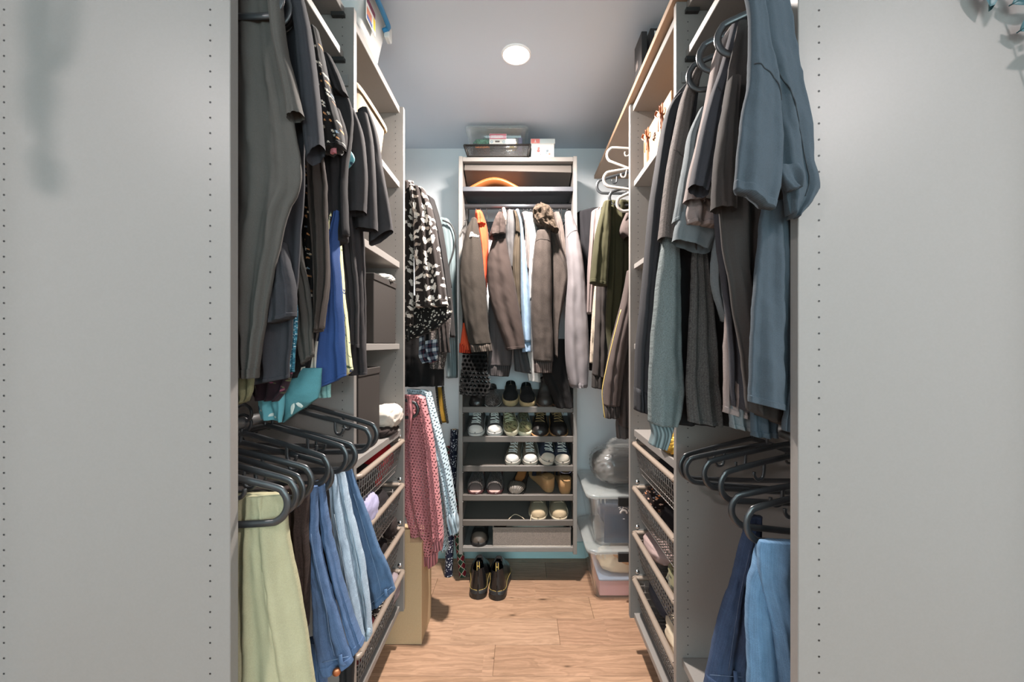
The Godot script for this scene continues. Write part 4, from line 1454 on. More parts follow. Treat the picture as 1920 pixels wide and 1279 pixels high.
	garment("sherpa_hoodie", "taupe heather hoodie with a shaggy brown sherpa hood", "hoodie", g, KE, 2.25, fab(c8(84, 75, 70), "heather", 7.0), [
		["sleeve", "560,185 542,290 528,480 524,700 532,850 538,995", "645,190 650,330 654,500 654,700 662,850 662,1000", {"t": 0.08, "a": 0.006, "f": 1.2, "nv": 44, "seams": [[[0.04, 0.15], [0.3, 0.125], [0.6, 0.115], [0.95, 0.11]]]}],
		["sleeve", "640,190 650,330 650,560 655,760 668,960", "690,220 735,340 762,478 728,640 700,780 690,980", {"t": 0.07, "a": 0.012, "f": 1.4, "dd": 0.05, "nv": 44, "seams": [[[0.1, 0.05], [0.5, 0.22], [0.8, 0.36], [0.95, 0.46]]]}],
		["sherpa_hood", "562,16 538,46 533,84 552,126 588,152", "606,12 640,30 662,74 676,122 696,186", {"t": 0.075, "a": 0.012, "a0": 1.0, "f": 1.6, "n": 0.012, "ttop": 0.5, "sq": 0.5, "nv": 60, "nu": 40, "dd": -0.015, "m": fab(c8(78, 66, 55), "fleece", 22.0)}],
		["cuff", "539,992 543,1070", "660,998 654,1070", {"t": 0.07, "a": 0.008, "m": fab(c8(94, 82, 78), "rib", 22.0), "nv": 8}],
	])
	tee(2.34, c8(120, 108, 102), "grey-brown jacket squeezed right of the sherpa hood", g, [
		["sleeve", "664,72 676,160 690,300 730,470", "700,70 726,160 740,280 746,470", {"t": 0.06, "a": 0.01, "f": 1.5}],
	], "heather", "taupe_jacket", "jacket", KE)
	tee(2.24, c8(134, 128, 130), "pale grey sweatshirt with a gathered cuff, last on the tower rail", g, [
		["sleeve", "738,72 742,190 746,330 752,470 742,640 738,820 744,1010 766,1150", "774,72 808,160 836,290 858,480 870,640 880,820 882,1000 876,1156", {"t": 0.08, "a": 0.008, "f": 1.2, "nv": 50, "dd": 0.02, "seams": [[[0.03, 0.19], [0.3, 0.175], [0.7, 0.175], [0.97, 0.185]]]}],
		["gathered_cuff", "758,1110 768,1150 770,1162", "880,1110 876,1150 874,1162", {"t": 0.075, "a": 0.008, "f": 5.0, "dd": 0.02, "nv": 8}],
	], "knit", "sweatshirt", "sweatshirt", KE)
	tee(2.36, c8(34, 32, 32), "black trousers hanging at the end of the tower rail", g, [
		["leg", "600,860 590,1060 640,1180 680,1290", "745,860 745,1060 770,1180 790,1290", {"t": 0.05, "a": 0.012, "f": 2.0}],
	], "knit", "trousers", "trousers", KE)
	tee(2.4, c8(40, 37, 37), "black long dress at the start of the tower rail, behind the shoe mesh bag", g, [
		["body", "92,780 92,900 98,1000 110,1060", "240,780 240,900 250,980 250,1060", {"t": 0.04, "a": 0.01}],
		["body", "100,240 92,420 92,600 92,780", "150,190 180,420 230,600 240,780", {"t": 0.04, "a": 0.01}],
	], "knit", "black_dress", "dress", KE)
	garment("crochet_shawl", "black crochet shawl hanging in front of the shelf with espadrilles", "shawl", g, KE, 2.27, print_cloth("crochet_black", 11.0, 0.95, true), [
		["panel", "92,955 84,1050 74,1130 72,1205", "238,960 255,1060 268,1140 258,1215", {"t": 0.05, "a": 0.016, "f": 2.2, "n": 0.006}],
	])

# ---------------------------------------------------------------- hangers
func hanger_proto(m: Material) -> Node3D:
	# a plastic hanger with rounded loop ends; its neck is the origin, the bar runs along x
	var t := Node3D.new()
	var w := 0.185
	var pts := []
	pts.append(Vector3(0.012, -0.004, 0))
	pts.append(Vector3(0.07, -0.019, 0))
	pts.append(Vector3(0.135, -0.036, 0))
	for k in 7:
		var a := lerpf(66.0, -90.0, k / 6.0)
		pts.append(Vector3(w + cos(deg_to_rad(a)) * 0.034, -0.088 + sin(deg_to_rad(a)) * 0.036, 0))
	pts.append(Vector3(w - 0.06, -0.125, 0))
	pts.append(Vector3(0.05, -0.126, 0))
	var loop := []
	loop.append_array(pts)
	for i in range(pts.size() - 1, -1, -1):
		loop.append(Vector3(-pts[i].x, pts[i].y, 0))
	var fr := ST()
	tube(fr, curve(loop, 5, true), 0.0074, 8, true, 0.5, Vector3(0, 0, 1))
	fr.index()
	part("frame", done(fr), m, t, false)
	var hook := []
	hook.append(Vector3(0, -0.004, 0))
	hook.append(Vector3(0, 0.014, 0))
	for k in 9:
		var a := lerpf(-115.0, 150.0, k / 8.0)
		hook.append(Vector3(0.004 + cos(deg_to_rad(a)) * 0.021, 0.046 + sin(deg_to_rad(a)) * 0.021, 0))
	hook.remove_at(2)
	part("hook", tubes([curve(hook, 5)], 0.0042, 8), m, t, false)
	for s: float in [-1.0, 1.0]:
		var j := [Vector3(s * 0.115, -0.034, 0), Vector3(s * 0.115, -0.056, 0), Vector3(s * 0.119, -0.069, 0), Vector3(s * 0.130, -0.072, 0), Vector3(s * 0.138, -0.064, 0), Vector3(s * 0.139, -0.055, 0)]
		part("strap_hook", tubes([curve(j, 5)], 0.0044, 8, false, 0.7, Vector3(0, 0, 1)), m, t, false)
	return t

func hang_up(proto: Node3D, label: String, group: String, at: Vector3, turn: float, tilt := 0.0):
	var h: Node3D = proto.duplicate()
	h.name = numbered("clothes_hanger")
	add_child(h)
	h.position = at
	h.rotation = Vector3(0, turn, tilt)
	tag(h, label, "hanger", group)

func hangers():
	var bp := hanger_proto(black_plastic())
	var wp := hanger_proto(white_plastic())
	var ord := ["first", "second", "third", "fourth", "fifth", "sixth", "seventh", "eighth", "ninth", "tenth"]
	var g := "black hangers holding the trousers"
	# aisle-side loop centres as seen, with the distance each hangs at
	var left := [[520, 946, 0.805], [537, 929, 0.835], [551, 920, 0.865], [567, 903, 0.905], [601, 880, 0.985], [607, 893, 1.01], [636, 859, 1.075], [653, 855, 1.11], [682, 824, 1.215], [695, 815, 1.255]]
	for i in left.size():
		var s: Array = left[i]
		var e := P(s[0], s[1], s[2])
		var turn: float = [0.10, 0.04, -0.05, 0.08, -0.06, 0.05, -0.03, 0.06, 0.02, -0.05][i]
		hang_up(bp, "black plastic hanger under the dark tops, %s from the sage green trousers" % ord[i], g, Vector3(e.x - 0.2 * cos(turn), e.y + 0.088, e.z + 0.2 * sin(turn)), turn)
	var right := [[1291, 886, 1.185], [1302, 893, 1.15], [1338, 902, 1.035], [1370, 925, 0.95], [1393, 972, 0.895], [1421, 999, 0.835]]
	for i in right.size():
		var s: Array = right[i]
		var e := P(s[0], s[1], s[2])
		var turn: float = [0.12, -0.05, 0.03, 0.08, -0.1, 0.05][i]
		hang_up(bp, "black plastic hanger above the blue jeans, %s from the baskets" % ord[i], "black hangers above the blue jeans", Vector3(e.x + 0.2 * cos(turn), e.y + 0.095, e.z - 0.2 * sin(turn)), turn, -0.06)
	# looped hanger ends among the tops
	var up := [[500, -4, 0.80, -1], [510, 8, 0.825, -1], [517, 14, 0.85, -1], [536, 36, 0.90, -1]]
	for i in up.size():
		var s: Array = up[i]
		var e := P(s[0], s[1], s[2])
		hang_up(bp, "black plastic hanger holding the tops above the trousers, %s from the drilled panel" % ord[i], "black hangers on the upper rail", Vector3(e.x - 0.19, e.y + 0.088, e.z), 0.05 * i)
	var upr := [[1392, 36, 0.79, 1], [1350, 76, 0.90, 1], [1326, 118, 0.985, 1]]
	for i in upr.size():
		var s: Array = upr[i]
		var e := P(s[0], s[1], s[2])
		hang_up(bp, "dark grey hanger loop between the grey tees, %s from the slate-blue tee" % ord[i], "hangers holding the grey tees", Vector3(e.x + 0.19, e.y + 0.088, e.z), -0.25)
	# pale hangers in the corner above the olive tee
	var pale := [[1153, 316, 1.98, 0.0, 0.35], [1143, 344, 1.95, 0.0, 0.12], [1160, 372, 1.90, 0.0, -0.12]]
	for i in pale.size():
		var s: Array = pale[i]
		var e := P(s[0], s[1], s[2])
		hang_up(wp, "pale grey empty hanger above the olive tee, %s from the top" % ord[i], "pale hangers in the corner", Vector3(e.x + 0.2, e.y + 0.085, e.z), s[3], -s[4])
	for s in [[1126, 350, 2.12, "black empty hanger behind the pale hangers, against the back wall"], [1150, 372, 2.0, "black hanger at the shoulder of the olive tee"], [776, 769, 1.90, "black hanger inside the dusty pink cardigan"]]:
		var e := P(s[0], s[1], s[2])
		var sg := -1.0 if s[0] < 900 else 1.0
		hang_up(bp, s[3], "", Vector3(e.x + sg * 0.2, e.y + 0.09, e.z), 0.0)
	bp.free()
	wp.free()
	# thin wire hangers on the tower rail, seen edge-on
	var wm := plain("hanger_wire", c8(70, 68, 68), 0.35, 0.6)
	var proto := Node3D.new()
	var hook := []
	for k in 8:
		var a := lerpf(-200.0, 40.0, k / 7.0)
		hook.append(Vector3(0, cos(deg_to_rad(a)) * 0.023, sin(deg_to_rad(a)) * 0.023))
	hook.reverse()
	hook.append(Vector3(0, -0.050, 0.0))
	hook.append(Vector3(0, -0.085, 0.0))
	part("hook", tubes([curve(hook, 4)], 0.0022, 6), wm, proto, false)
	part("frame", tubes([[Vector3(0, -0.085, 0), Vector3(0, -0.135, 0.17), Vector3(0, -0.145, 0.165), Vector3(0, -0.145, -0.165), Vector3(0, -0.135, -0.17), Vector3(0, -0.085, 0)]], 0.0022, 6), wm, proto, false)
	var xs := [876, 893, 901, 913, 938, 947, 956, 963, 971, 981, 988, 995, 1005, 1036, 1048, 1052, 1063]
	for i in xs.size():
		var h: Node3D = proto.duplicate()
		h.name = numbered("wire_hanger")
		add_child(h)
		h.position = Vector3((xs[i] - CX) / 323.0 * 1.045, 2.2345, -2.453)
		h.rotation.y = [0.06, -0.05, 0.03, -0.08, 0.05][i % 5]
		tag(h, "thin dark wire hanger on the tower rail, " + ["first, at the outer panel", "over the brown-grey zip jacket", "at the orange hood", "in the gap after the orange jacket", "over the drooping brown hood", "at the beige hood peak", "at the mid-grey jacket", "between mid-grey and olive-brown", "over the olive-brown hood", "over the denim jacket", "just after the denim jacket", "at the light taupe hood", "at the white jacket", "just after the sherpa hood", "over the squeezed grey-brown jacket", "just before the pale grey sweatshirt", "last, over the pale grey sweatshirt"][i], "hanger", "wire hangers on the tower rail")
	proto.free()

# ---------------------------------------------------------------- shoes
func key(tab: Array, t: float) -> float:
	for i in tab.size() - 1:
		if t <= tab[i + 1][0]:
			var k: float = (t - tab[i][0]) / (tab[i + 1][0] - tab[i][0])
			k = k * k * (3.0 - 2.0 * k) * 0.5 + k * 0.5
			return lerpf(tab[i][1], tab[i + 1][1], k)
	return tab[tab.size() - 1][1]

func half_width(o: Dictionary, t: float) -> float:
	return key([[0.0, 0.03], [0.008, 0.26], [0.025, 0.46], [0.06, 0.63], [0.14, 0.74], [0.35, 0.74], [0.5, 0.82], [0.7, 1.0], [0.82, 0.96], [0.92, 0.76], [0.97, 0.52], [0.99, 0.30], [1.0, 0.03]], t) * o.W * 0.5

func sole_top(o: Dictionary, t: float) -> float:
	return lerpf(o.sh, o.st, smoothstep(0.15, 0.75, t))

func shoe_point(o: Dictionary, t: float, a: float, off := 0.0) -> Vector3:
	# a = 0 at the left of the sole, 1 at the right, over the instep
	var hw := half_width(o, t) + off
	var h := key([[0.0, o.hc], [0.12, o.hc * 0.96], [0.3, o.hc * 0.84], [0.42, o.ht], [0.6, o.ht * 0.72 + o.htoe * 0.25], [0.74, o.htoe * 1.06], [0.88, o.htoe * 0.95], [0.96, o.htoe * 0.66], [1.0, o.htoe * 0.2]], t) + off
	var c := cos(PI * (1.0 - a))
	var s := sin(PI * a)
	var ex := lerpf(0.35, 0.8, smoothstep(0.3, 0.6, t))
	var lean: float = 1.0 - o.get("lean", 0.18) * s * (1.0 - smoothstep(0.5, 0.8, t))
	return Vector3(signf(c) * pow(absf(c), ex) * hw * lean, sole_top(o, t) + h * pow(s, 0.75), -o.L * (1.0 - t) + (0.012 * s if t < 0.08 else 0.0))

func shoe_sheet(o: Dictionary, t0: float, t1: float, a0: float, a1: float, off: float, nt := 14, na := 14, gap := 0.0, pleat := 0.0) -> ArrayMesh:
	var st := ST()
	st.set_smooth_group(0)
	for i in nt + 1:
		for k in na + 1:
			var t := lerpf(t0, t1, 0.5 - 0.5 * cos(PI * i / nt))
			var a := lerpf(a0, a1, float(k) / na)
			var p := shoe_point(o, t, a, off + (pleat * sin(a * 70.0) if pleat > 0.0 else 0.0))
			st.set_uv(Vector2(p.x + p.y, p.z))
			st.add_vertex(p)
	var W := na + 1
	for i in nt:
		for k in na:
			var t := lerpf(t0, t1, 0.5 - 0.5 * cos(PI * (i + 0.5) / nt))
			var a := lerpf(a0, a1, (k + 0.5) / na)
			if gap > 0.0 and t < gap and absf(a - 0.5) < 0.27 * (1.0 - pow(t / gap, 5.0)) + 0.02:
				continue
			var q := i * W + k
			for z: int in [q, q + W + 1, q + 1, q, q + W, q + W + 1]:
				st.add_index(z)
	st.generate_normals()
	return st.commit()

func shoe_sole(o: Dictionary, out := 0.004) -> ArrayMesh:
	var st := ST()
	var n := 26
	var levels := [[-0.004, 0.0], [0.0, 0.22], [0.0, 0.55], [0.0, 1.0], [-0.010, 1.01]]
	st.set_smooth_group(0)
	for side: float in [-1.0, 1.0]:
		for l in levels.size() - 1:
			for i in n:
				var q := []
				for e in [[i, l], [i + 1, l], [i + 1, l + 1], [i, l + 1]]:
					var t := 0.5 - 0.5 * cos(PI * e[0] / n)
					var lv: Array = levels[e[1]]
					q.append(Vector3(side * (half_width(o, t) + out + lv[0]), sole_top(o, t) * lv[1], -o.L * (1.0 - t) + (out * smoothstep(0.86, 1.0, t) - out * (1.0 - smoothstep(0.0, 0.1, t)))))
				quad(st, q[0], q[1], q[2], q[3], Vector3(side, 0.3 if l == levels.size() - 2 else 0.0, (0.8 if i > n * 0.8 else (-0.8 if i < n * 0.1 else 0.0))))
	st.set_smooth_group(1)
	for i in n:
		for e: float in [0.0, 1.01]:
			var q := []
			for c in [[i, -1.0], [i + 1, -1.0], [i + 1, 1.0], [i, 1.0]]:
				var t := 0.5 - 0.5 * cos(PI * c[0] / n)
				q.append(Vector3(c[1] * (half_width(o, t) + out - (0.004 if e == 0.0 else 0.010)), sole_top(o, t) * e, -o.L * (1.0 - t) + (out * smoothstep(0.86, 1.0, t) - out * (1.0 - smoothstep(0.0, 0.1, t)))))
			quad(st, q[0], q[1], q[2], q[3], Vector3(0, e - 0.5, 0))
	# close toe and heel
	for t: float in [0.0, 1.0]:
		var w := half_width(o, t) + out
		var z: float = -o.L * (1.0 - t) + (out if t > 0.5 else -out)
		quad(st, Vector3(-w, 0, z), Vector3(w, 0, z), Vector3(w, sole_top(o, t), z), Vector3(-w, sole_top(o, t), z), Vector3(0, 0, t - 0.5))
	st.index()
	return done(st)

func edge_line(o: Dictionary, lift: float, out: float, r: float, t0 := 0.0, t1 := 1.0) -> ArrayMesh:
	var l := []
	var n := 18
	for i in n + 1:
		var t := lerpf(t0, t1, 0.5 - 0.5 * cos(PI * i / n))
		l.append(Vector3(-(half_width(o, t) + out), sole_top(o, t) + lift, -o.L * (1.0 - t) + (out * smoothstep(0.86, 1.0, t) - out * (1.0 - smoothstep(0.0, 0.1, t)))))
	for i in range(n, -1, -1):
		l.append(Vector3(-l[i].x, l[i].y, l[i].z))
	return tubes([l], r, 6)

func shoe(o: Dictionary, label: String, group: String, at: Vector3, pitch: float, yaw := 0.0, roll_by := 0.0) -> Node3D:
	var t := Node3D.new()
	t.name = numbered(o.get("called", "shoe"))
	add_child(t)
	tag(t, label, "shoe", group)
	t.transform = Transform3D(Basis(Vector3(1, 0, 0), pitch) * Basis(Vector3.UP, yaw) * Basis(Vector3(0, 0, 1), roll_by), at)
	var um: Material = o.um
	part("sole", shoe_sole(o), o.sm, t, false)
	if o.has("band"):
		part("strap", shoe_sheet(o, o.band[0], o.band[1], 0.0, 1.0, 0.002, 10, 18), um, t, false)
		part("strap_lining", shoe_sheet(o, o.band[0], o.band[1], 0.0, 1.0, -0.001, 10, 18), plain("shoe_lining", c8(48, 44, 42), 0.8), t, false)
	else:
		part("upper", shoe_sheet(o, 0.0, 1.0, 0.0, 1.0, 0.0, 30, 24, o.get("gap", 0.42), 0.0), um, t, false)
		part("insole", shoe_sheet({"W": o.W * 0.86, "L": o.L, "sh": o.sh + 0.004, "st": o.st + 0.004, "hc": 0.002, "ht": 0.002, "htoe": 0.002}, 0.03, 0.6, 0.0, 1.0, 0.0, 8, 6), o.get("im", plain("shoe_lining", c8(48, 44, 42), 0.8)), t, false)
	if o.has("cap"):
		part("toe_cap", shoe_sheet(o, o.get("cap_t", 0.80), 1.0, 0.0, 1.0, 0.0016, 10, 20), o.cap, t, false)
	if o.has("pleats"):
		part("pleated_toe", shoe_sheet(o, 0.70, 1.0, 0.06, 0.94, 0.0015, 10, 110, 0.0, 0.0009), o.pleats, t, false)
	if o.has("line"):
		part("sole_line", edge_line(o, -0.002, 0.0042, 0.0013), o.line, t, false)
		if o.has("cap"):
			part("cap_line", tubes([_arc(o, o.get("cap_t", 0.80), 0.06, 0.94, 0.002)], 0.0011, 6), o.line, t, false)
	if o.has("tongue"):
		part("tongue", shoe_sheet(o, 0.30, 0.56, 0.32, 0.68, 0.004, 8, 8), o.tongue, t, false)
	if o.has("laces"):
		var ls := []
		var n: int = o.get("nl", 5)
		for i in n:
			var tt := lerpf(0.46, o.get("lace_end", 0.72), float(i) / (n - 1))
			ls.append(_arc(o, tt, 0.36, 0.64, 0.006))
			if i < n - 1:
				var t2 := lerpf(0.46, o.get("lace_end", 0.72), float(i + 1) / (n - 1))
				ls.append(curve([shoe_point(o, tt, 0.36, 0.004), shoe_point(o, (tt + t2) * 0.5, 0.5, 0.009), shoe_point(o, t2, 0.64, 0.004)], 4))
		var b := shoe_point(o, 0.46, 0.5, 0.010)
		for s: float in [-1.0, 1.0]:
			ls.append(curve([b, b + Vector3(s * 0.016, 0.012, 0.004), b + Vector3(s * 0.034, 0.008, 0.012), b + Vector3(s * 0.030, -0.008, 0.016), b + Vector3(s * 0.010, -0.004, 0.008), b], 5))
			ls.append(curve([b, b + Vector3(s * 0.012, 0.002, 0.012), b + Vector3(s * 0.022, -0.016, 0.030)], 5))
		part("laces", tubes(ls, o.get("lr", 0.0026), 6), o.laces, t, false)
	if o.has("eyelets"):
		var st := ST()
		for i in 5:
			for a: float in [0.345, 0.655]:
				var p := shoe_point(o, lerpf(0.46, 0.72, i / 4.0), a, 0.001)
				lathe(st, [Vector2(0.0, 0.001), Vector2(0.0028, 0.0008), Vector2(0.003, -0.001)], p, 8, (p - Vector3(0, 0.02, p.z)).normalized())
		st.index()
		part("eyelets", done(st), chrome(), t, false).set_meta("kind", "stuff")
	return t

func _arc(o: Dictionary, t: float, a0: float, a1: float, off: float) -> PackedVector3Array:
	var l := PackedVector3Array()
	for i in 11:
		l.append(shoe_point(o, t, lerpf(a0, a1, i / 10.0), off))
	return l

func shoes():
	var white := plain("white_rubber", c8(200, 196, 190), 0.5)
	var dirty := plain("worn_white_rubber", c8(186, 176, 162), 0.6)
	var lace := plain("white_lace", c8(206, 208, 202), 0.9)
	var blackline := plain("black_line", c8(38, 36, 38), 0.6)
	var gcan := fab(c8(98, 94, 92), "knit", 14.0)
	var navy := fab(c8(66, 70, 84), "knit", 14.0)
	var leather := plain("black_leather", c8(34, 31, 30), 0.34)
	var suede := fab(c8(150, 138, 116), "card", 10.0)
	var ground := -2.368
	var ang := 0.30
	var ys := [1.035, 0.863, 0.692, 0.522, 0.376]
	var base := func(x: float, row: int, back := 0.0) -> Vector3:
		return Vector3((x - CX) / 321.0, ys[row] - 0.012 + back * sin(ang), ground - back * cos(ang))
	var sneaker := {"called": "sneaker", "W": 0.096, "L": 0.25, "sh": 0.030, "st": 0.030, "hc": 0.062, "ht": 0.074, "htoe": 0.038, "um": gcan, "sm": white, "cap": white, "cap_t": 0.87, "lace_end": 0.80, "nl": 6, "gap": 0.38, "line": blackline, "tongue": gcan, "laces": lace, "eyelets": 1}
	var g1 := "grey canvas sneakers"
	shoe(sneaker, "clean dark grey canvas sneaker with white toe cap, at the end of its row", g1, base.call(891, 1), ang, -0.03)
	shoe(sneaker, "clean dark grey canvas sneaker with white toe cap, beside the patterned sneakers", g1, base.call(928, 1), ang, 0.06)
	var tan_s := sneaker.duplicate()
	tan_s.merge({"um": fab(c8(128, 116, 100), "knit", 14.0), "tongue": fab(c8(128, 116, 100), "knit", 14.0), "sm": dirty, "W": 0.092}, true)
	shoe(tan_s, "worn brown-grey canvas sneaker with a cream sole, beside its twin on the third shelf", g1, base.call(959, 2), ang, -0.14)
	shoe(tan_s, "worn brown-grey canvas sneaker, the twin standing next to the navy pair", g1, base.call(995, 2), ang, 0.05)
	var nv := sneaker.duplicate()
	nv.merge({"um": navy, "tongue": navy, "sm": dirty, "cap": dirty}, true)
	shoe(nv, "navy canvas sneaker with white laces, tilted on its side edge", g1, base.call(1026, 2) + Vector3(0, 0.008, 0), ang, 0.16, -0.32)
	shoe(nv, "navy canvas sneaker with white laces, standing flat by the panel", g1, base.call(1055, 2), ang, 0.0)
	# camouflage pair
	var camo := sneaker.duplicate()
	camo.merge({"um": print_cloth("camo", 9.0), "tongue": print_cloth("camo", 9.0), "sm": plain("cream_rubber", c8(214, 204, 176), 0.6), "laces": plain("sage_lace", c8(168, 174, 146), 0.9), "W": 0.09}, true)
	camo.erase("cap")
	camo.erase("line")
	shoe(camo, "brown and green patterned slip sneaker with sage laces, propped on its twin", "patterned sneakers", base.call(962, 1) + Vector3(0, 0.012, 0.004), ang + 0.12, 0.12, 0.22)
	var camo2 := camo.duplicate()
	camo2.erase("laces")
	camo2.merge({"gap": 0.62, "hc": 0.04, "ht": 0.03, "im": plain("cream_insole", c8(206, 190, 140), 0.8)}, true)
	shoe(camo2, "brown and green patterned slip sneaker showing its cream insole", "patterned sneakers", base.call(985, 1, 0.01), ang, 0.05, 0.0)
	# black oxfords
	var ox := {"called": "oxford_shoe", "W": 0.106, "L": 0.26, "sh": 0.018, "st": 0.012, "hc": 0.07, "ht": 0.072, "htoe": 0.05, "um": leather, "sm": plain("tan_welt", c8(176, 128, 84), 0.55), "laces": plain("tan_lace", c8(150, 128, 88), 0.8), "lr": 0.0015, "nl": 4, "tongue": leather}
	shoe(ox, "black leather lace-up shoe with a tan welt, next to the patterned sneakers", "black lace-up shoes", base.call(1012, 1), ang, -0.05)
	shoe(ox, "black leather lace-up shoe with a tan welt, against the tower panel", "black lace-up shoes", base.call(1050, 1), ang, 0.04)
	# top shelf
	var esp := {"called": "espadrille", "W": 0.092, "L": 0.245, "sh": 0.036, "st": 0.034, "hc": 0.045, "ht": 0.05, "htoe": 0.044, "um": fab(c8(36, 35, 35), "knit", 14.0), "sm": fab(c8(206, 178, 134), "jute", 40.0), "gap": 0.48}
	shoe(esp, "black slip-on espadrille with a rope sole, set further back", "espadrilles", base.call(957, 0, 0.03), ang, 0.02)
	shoe(esp, "black slip-on espadrille with a rope sole, at the shelf lip", "espadrilles", base.call(990, 0, 0.004), ang, 0.04)
	var dk := {"called": "dark_shoe", "W": 0.098, "L": 0.25, "sh": 0.016, "st": 0.014, "hc": 0.06, "ht": 0.05, "htoe": 0.045, "um": leather, "sm": plain("black_sole", c8(28, 26, 26), 0.5), "gap": 0.5}
	var piped := dk.duplicate()
	piped.merge({"line": plain("white_piping", c8(210, 206, 200), 0.6), "um": print_cloth("glitter", 8.0, 0.5)}, true)
	shoe(dk, "black patent shoe half hidden by the crochet shawl", "dark shoes on the upper shoe shelf", base.call(893, 0), ang, -0.05)
	shoe(piped, "black glittery shoe with white piping, beside the espadrilles", "dark shoes on the upper shoe shelf", base.call(924, 0), ang, 0.1)
	var bt := dk.duplicate()
	bt.merge({"called": "ankle_boot", "hc": 0.13, "ht": 0.12, "htoe": 0.052, "gap": 0.38, "sm": plain("brown_welt", c8(92, 66, 50), 0.6), "um": plain("worn_leather", c8(52, 46, 43), 0.45)}, true)
	shoe(bt, "worn black leather ankle boot, right beside the espadrilles", "ankle boots on the upper shoe shelf", base.call(1022, 0), ang, -0.04)
	bt.um = fab(c8(32, 30, 30), "card", 10.0)
	shoe(bt, "matt black suede ankle boot at the end of the upper shoe shelf", "ankle boots on the upper shoe shelf", base.call(1053, 0), ang, 0.05)
	# slides, flat, wedges
	var sl := {"called": "slide_sandal", "W": 0.098, "L": 0.24, "sh": 0.026, "st": 0.024, "hc": 0.05, "ht": 0.064, "htoe": 0.058, "um": print_cloth("glitter", 9.0, 0.5), "sm": plain("oxblood_gloss", c8(72, 46, 46), 0.25), "band": [0.42, 0.91], "im": suede}
	for s in [[891, "sparkly brown slide sandal nearest the tower's outer panel"], [927, "sparkly brown slide sandal beside the black pleated flat"]]:
		var t := shoe(sl, s[1], "slide sandals", base.call(s[0], 3), ang, 0.0)
		part("footbed", shoe_sheet({"W": 0.088, "L": 0.236, "sh": 0.0262, "st": 0.0242, "hc": 0.003, "ht": 0.003, "htoe": 0.003}, 0.02, 0.985, 0.0, 1.0, 0.0, 14, 6), plain("dusty_pink_footbed", c8(176, 146, 138), 0.3), t, false)
	var fl := {"called": "ballet_flat", "W": 0.102, "L": 0.26, "sh": 0.014, "st": 0.010, "hc": 0.05, "ht": 0.022, "htoe": 0.042, "um": plain("soft_black_leather", c8(44, 41, 39), 0.5), "sm": plain("black_sole", c8(28, 26, 26), 0.5), "gap": 0.70, "pleats": plain("soft_grey_leather", c8(92, 84, 76), 0.5), "im": plain("orange_insole", c8(196, 124, 70), 0.7)}
	shoe(fl, "black ballet flat with a pleated toe and orange-tan insole, turned askew", "ballet flats", base.call(964, 3), ang, -0.24)
	var wd := {"called": "wedge_sandal", "W": 0.088, "L": 0.235, "sh": 0.088, "st": 0.024, "hc": 0.07, "ht": 0.07, "htoe": 0.05, "um": plain("navy_strap", c8(40, 42, 54), 0.5), "sm": fab(c8(206, 160, 112), "cork", 9.0), "band": [0.50, 0.66], "im": suede}
	for s in [[1000, "cork wedge sandal turned away, showing heel and side", -2.68], [1059, "cork wedge sandal turned away, pressed against the tower panel", -3.12]]:
		var at: Vector3 = base.call(s[0], 3, 0.25)
		var t := shoe(wd, s[1], "cork wedge sandals", at, ang, s[2])
		part("heel_strap", tubes([curve([Vector3(-0.026, 0.095, -0.17), Vector3(-0.030, 0.135, -0.20), Vector3(-0.018, 0.145, -0.232), Vector3(0.018, 0.145, -0.232), Vector3(0.030, 0.135, -0.20), Vector3(0.026, 0.095, -0.17)], 5)], 0.006, 8, false, 0.3), wd.um, t, false)
		part("footbed", shoe_sheet({"W": 0.078, "L": 0.23, "sh": 0.090, "st": 0.026, "hc": 0.004, "ht": 0.004, "htoe": 0.004}, 0.02, 0.98, 0.0, 1.0, 0.0, 14, 6), plain("tan_footbed", c8(168, 128, 84), 0.6), t, false)
	# beige pair with trailing laces
	var bg := {"called": "beige_sneaker", "W": 0.108, "L": 0.26, "sh": 0.020, "st": 0.018, "hc": 0.055, "ht": 0.058, "htoe": 0.05, "um": suede, "sm": plain("cream_sole", c8(196, 180, 154), 0.6), "cap": fab(c8(200, 178, 146), "card", 10.0), "cap_t": 0.9, "tongue": suede, "laces": plain("cream_lace", c8(206, 188, 160), 0.9), "lr": 0.0016, "nl": 3}
	var b1 := shoe(bg, "beige suede sneaker with an undone lace trailing over the shelf lip", "beige sneakers", base.call(1009, 4), ang, -0.04)
	var b2 := shoe(bg, "beige suede sneaker by the tower panel, its lace untied", "beige sneakers", base.call(1050, 4), ang, 0.04)
	var lm := plain("cream_lace", c8(206, 188, 160), 0.9)
	part("loose_lace", tubes([curve([Vector3(0.0, 0.074, -0.12), Vector3(-0.02, 0.06, -0.08), Vector3(-0.035, 0.04, -0.04), Vector3(-0.045, 0.012, 0.012)], 6), curve([Vector3(-0.075, 0.004, 0.0), Vector3(-0.10, 0.012, -0.02), Vector3(-0.14, 0.018, -0.03), Vector3(-0.175, 0.006, 0.002)], 6)], 0.002, 6), lm, b1, false)
	part("loose_lace", tubes([curve([Vector3(0.0, 0.074, -0.12), Vector3(0.02, 0.066, -0.08), Vector3(0.045, 0.05, -0.05), Vector3(0.05, 0.03, -0.03)], 6)], 0.002, 6), lm, b2, false)
	# bottom shelf
	var bs := {"called": "black_sneaker", "W": 0.10, "L": 0.25, "sh": 0.022, "st": 0.020, "hc": 0.065, "ht": 0.085, "htoe": 0.055, "um": plain("soft_black_leather", c8(44, 41, 39), 0.5), "sm": plain("black_sole", c8(28, 26, 26), 0.5), "cap": plain("scuffed_leather", c8(92, 82, 74), 0.45), "cap_t": 0.86, "laces": plain("black_lace", c8(24, 24, 24), 0.8), "tongue": leather}
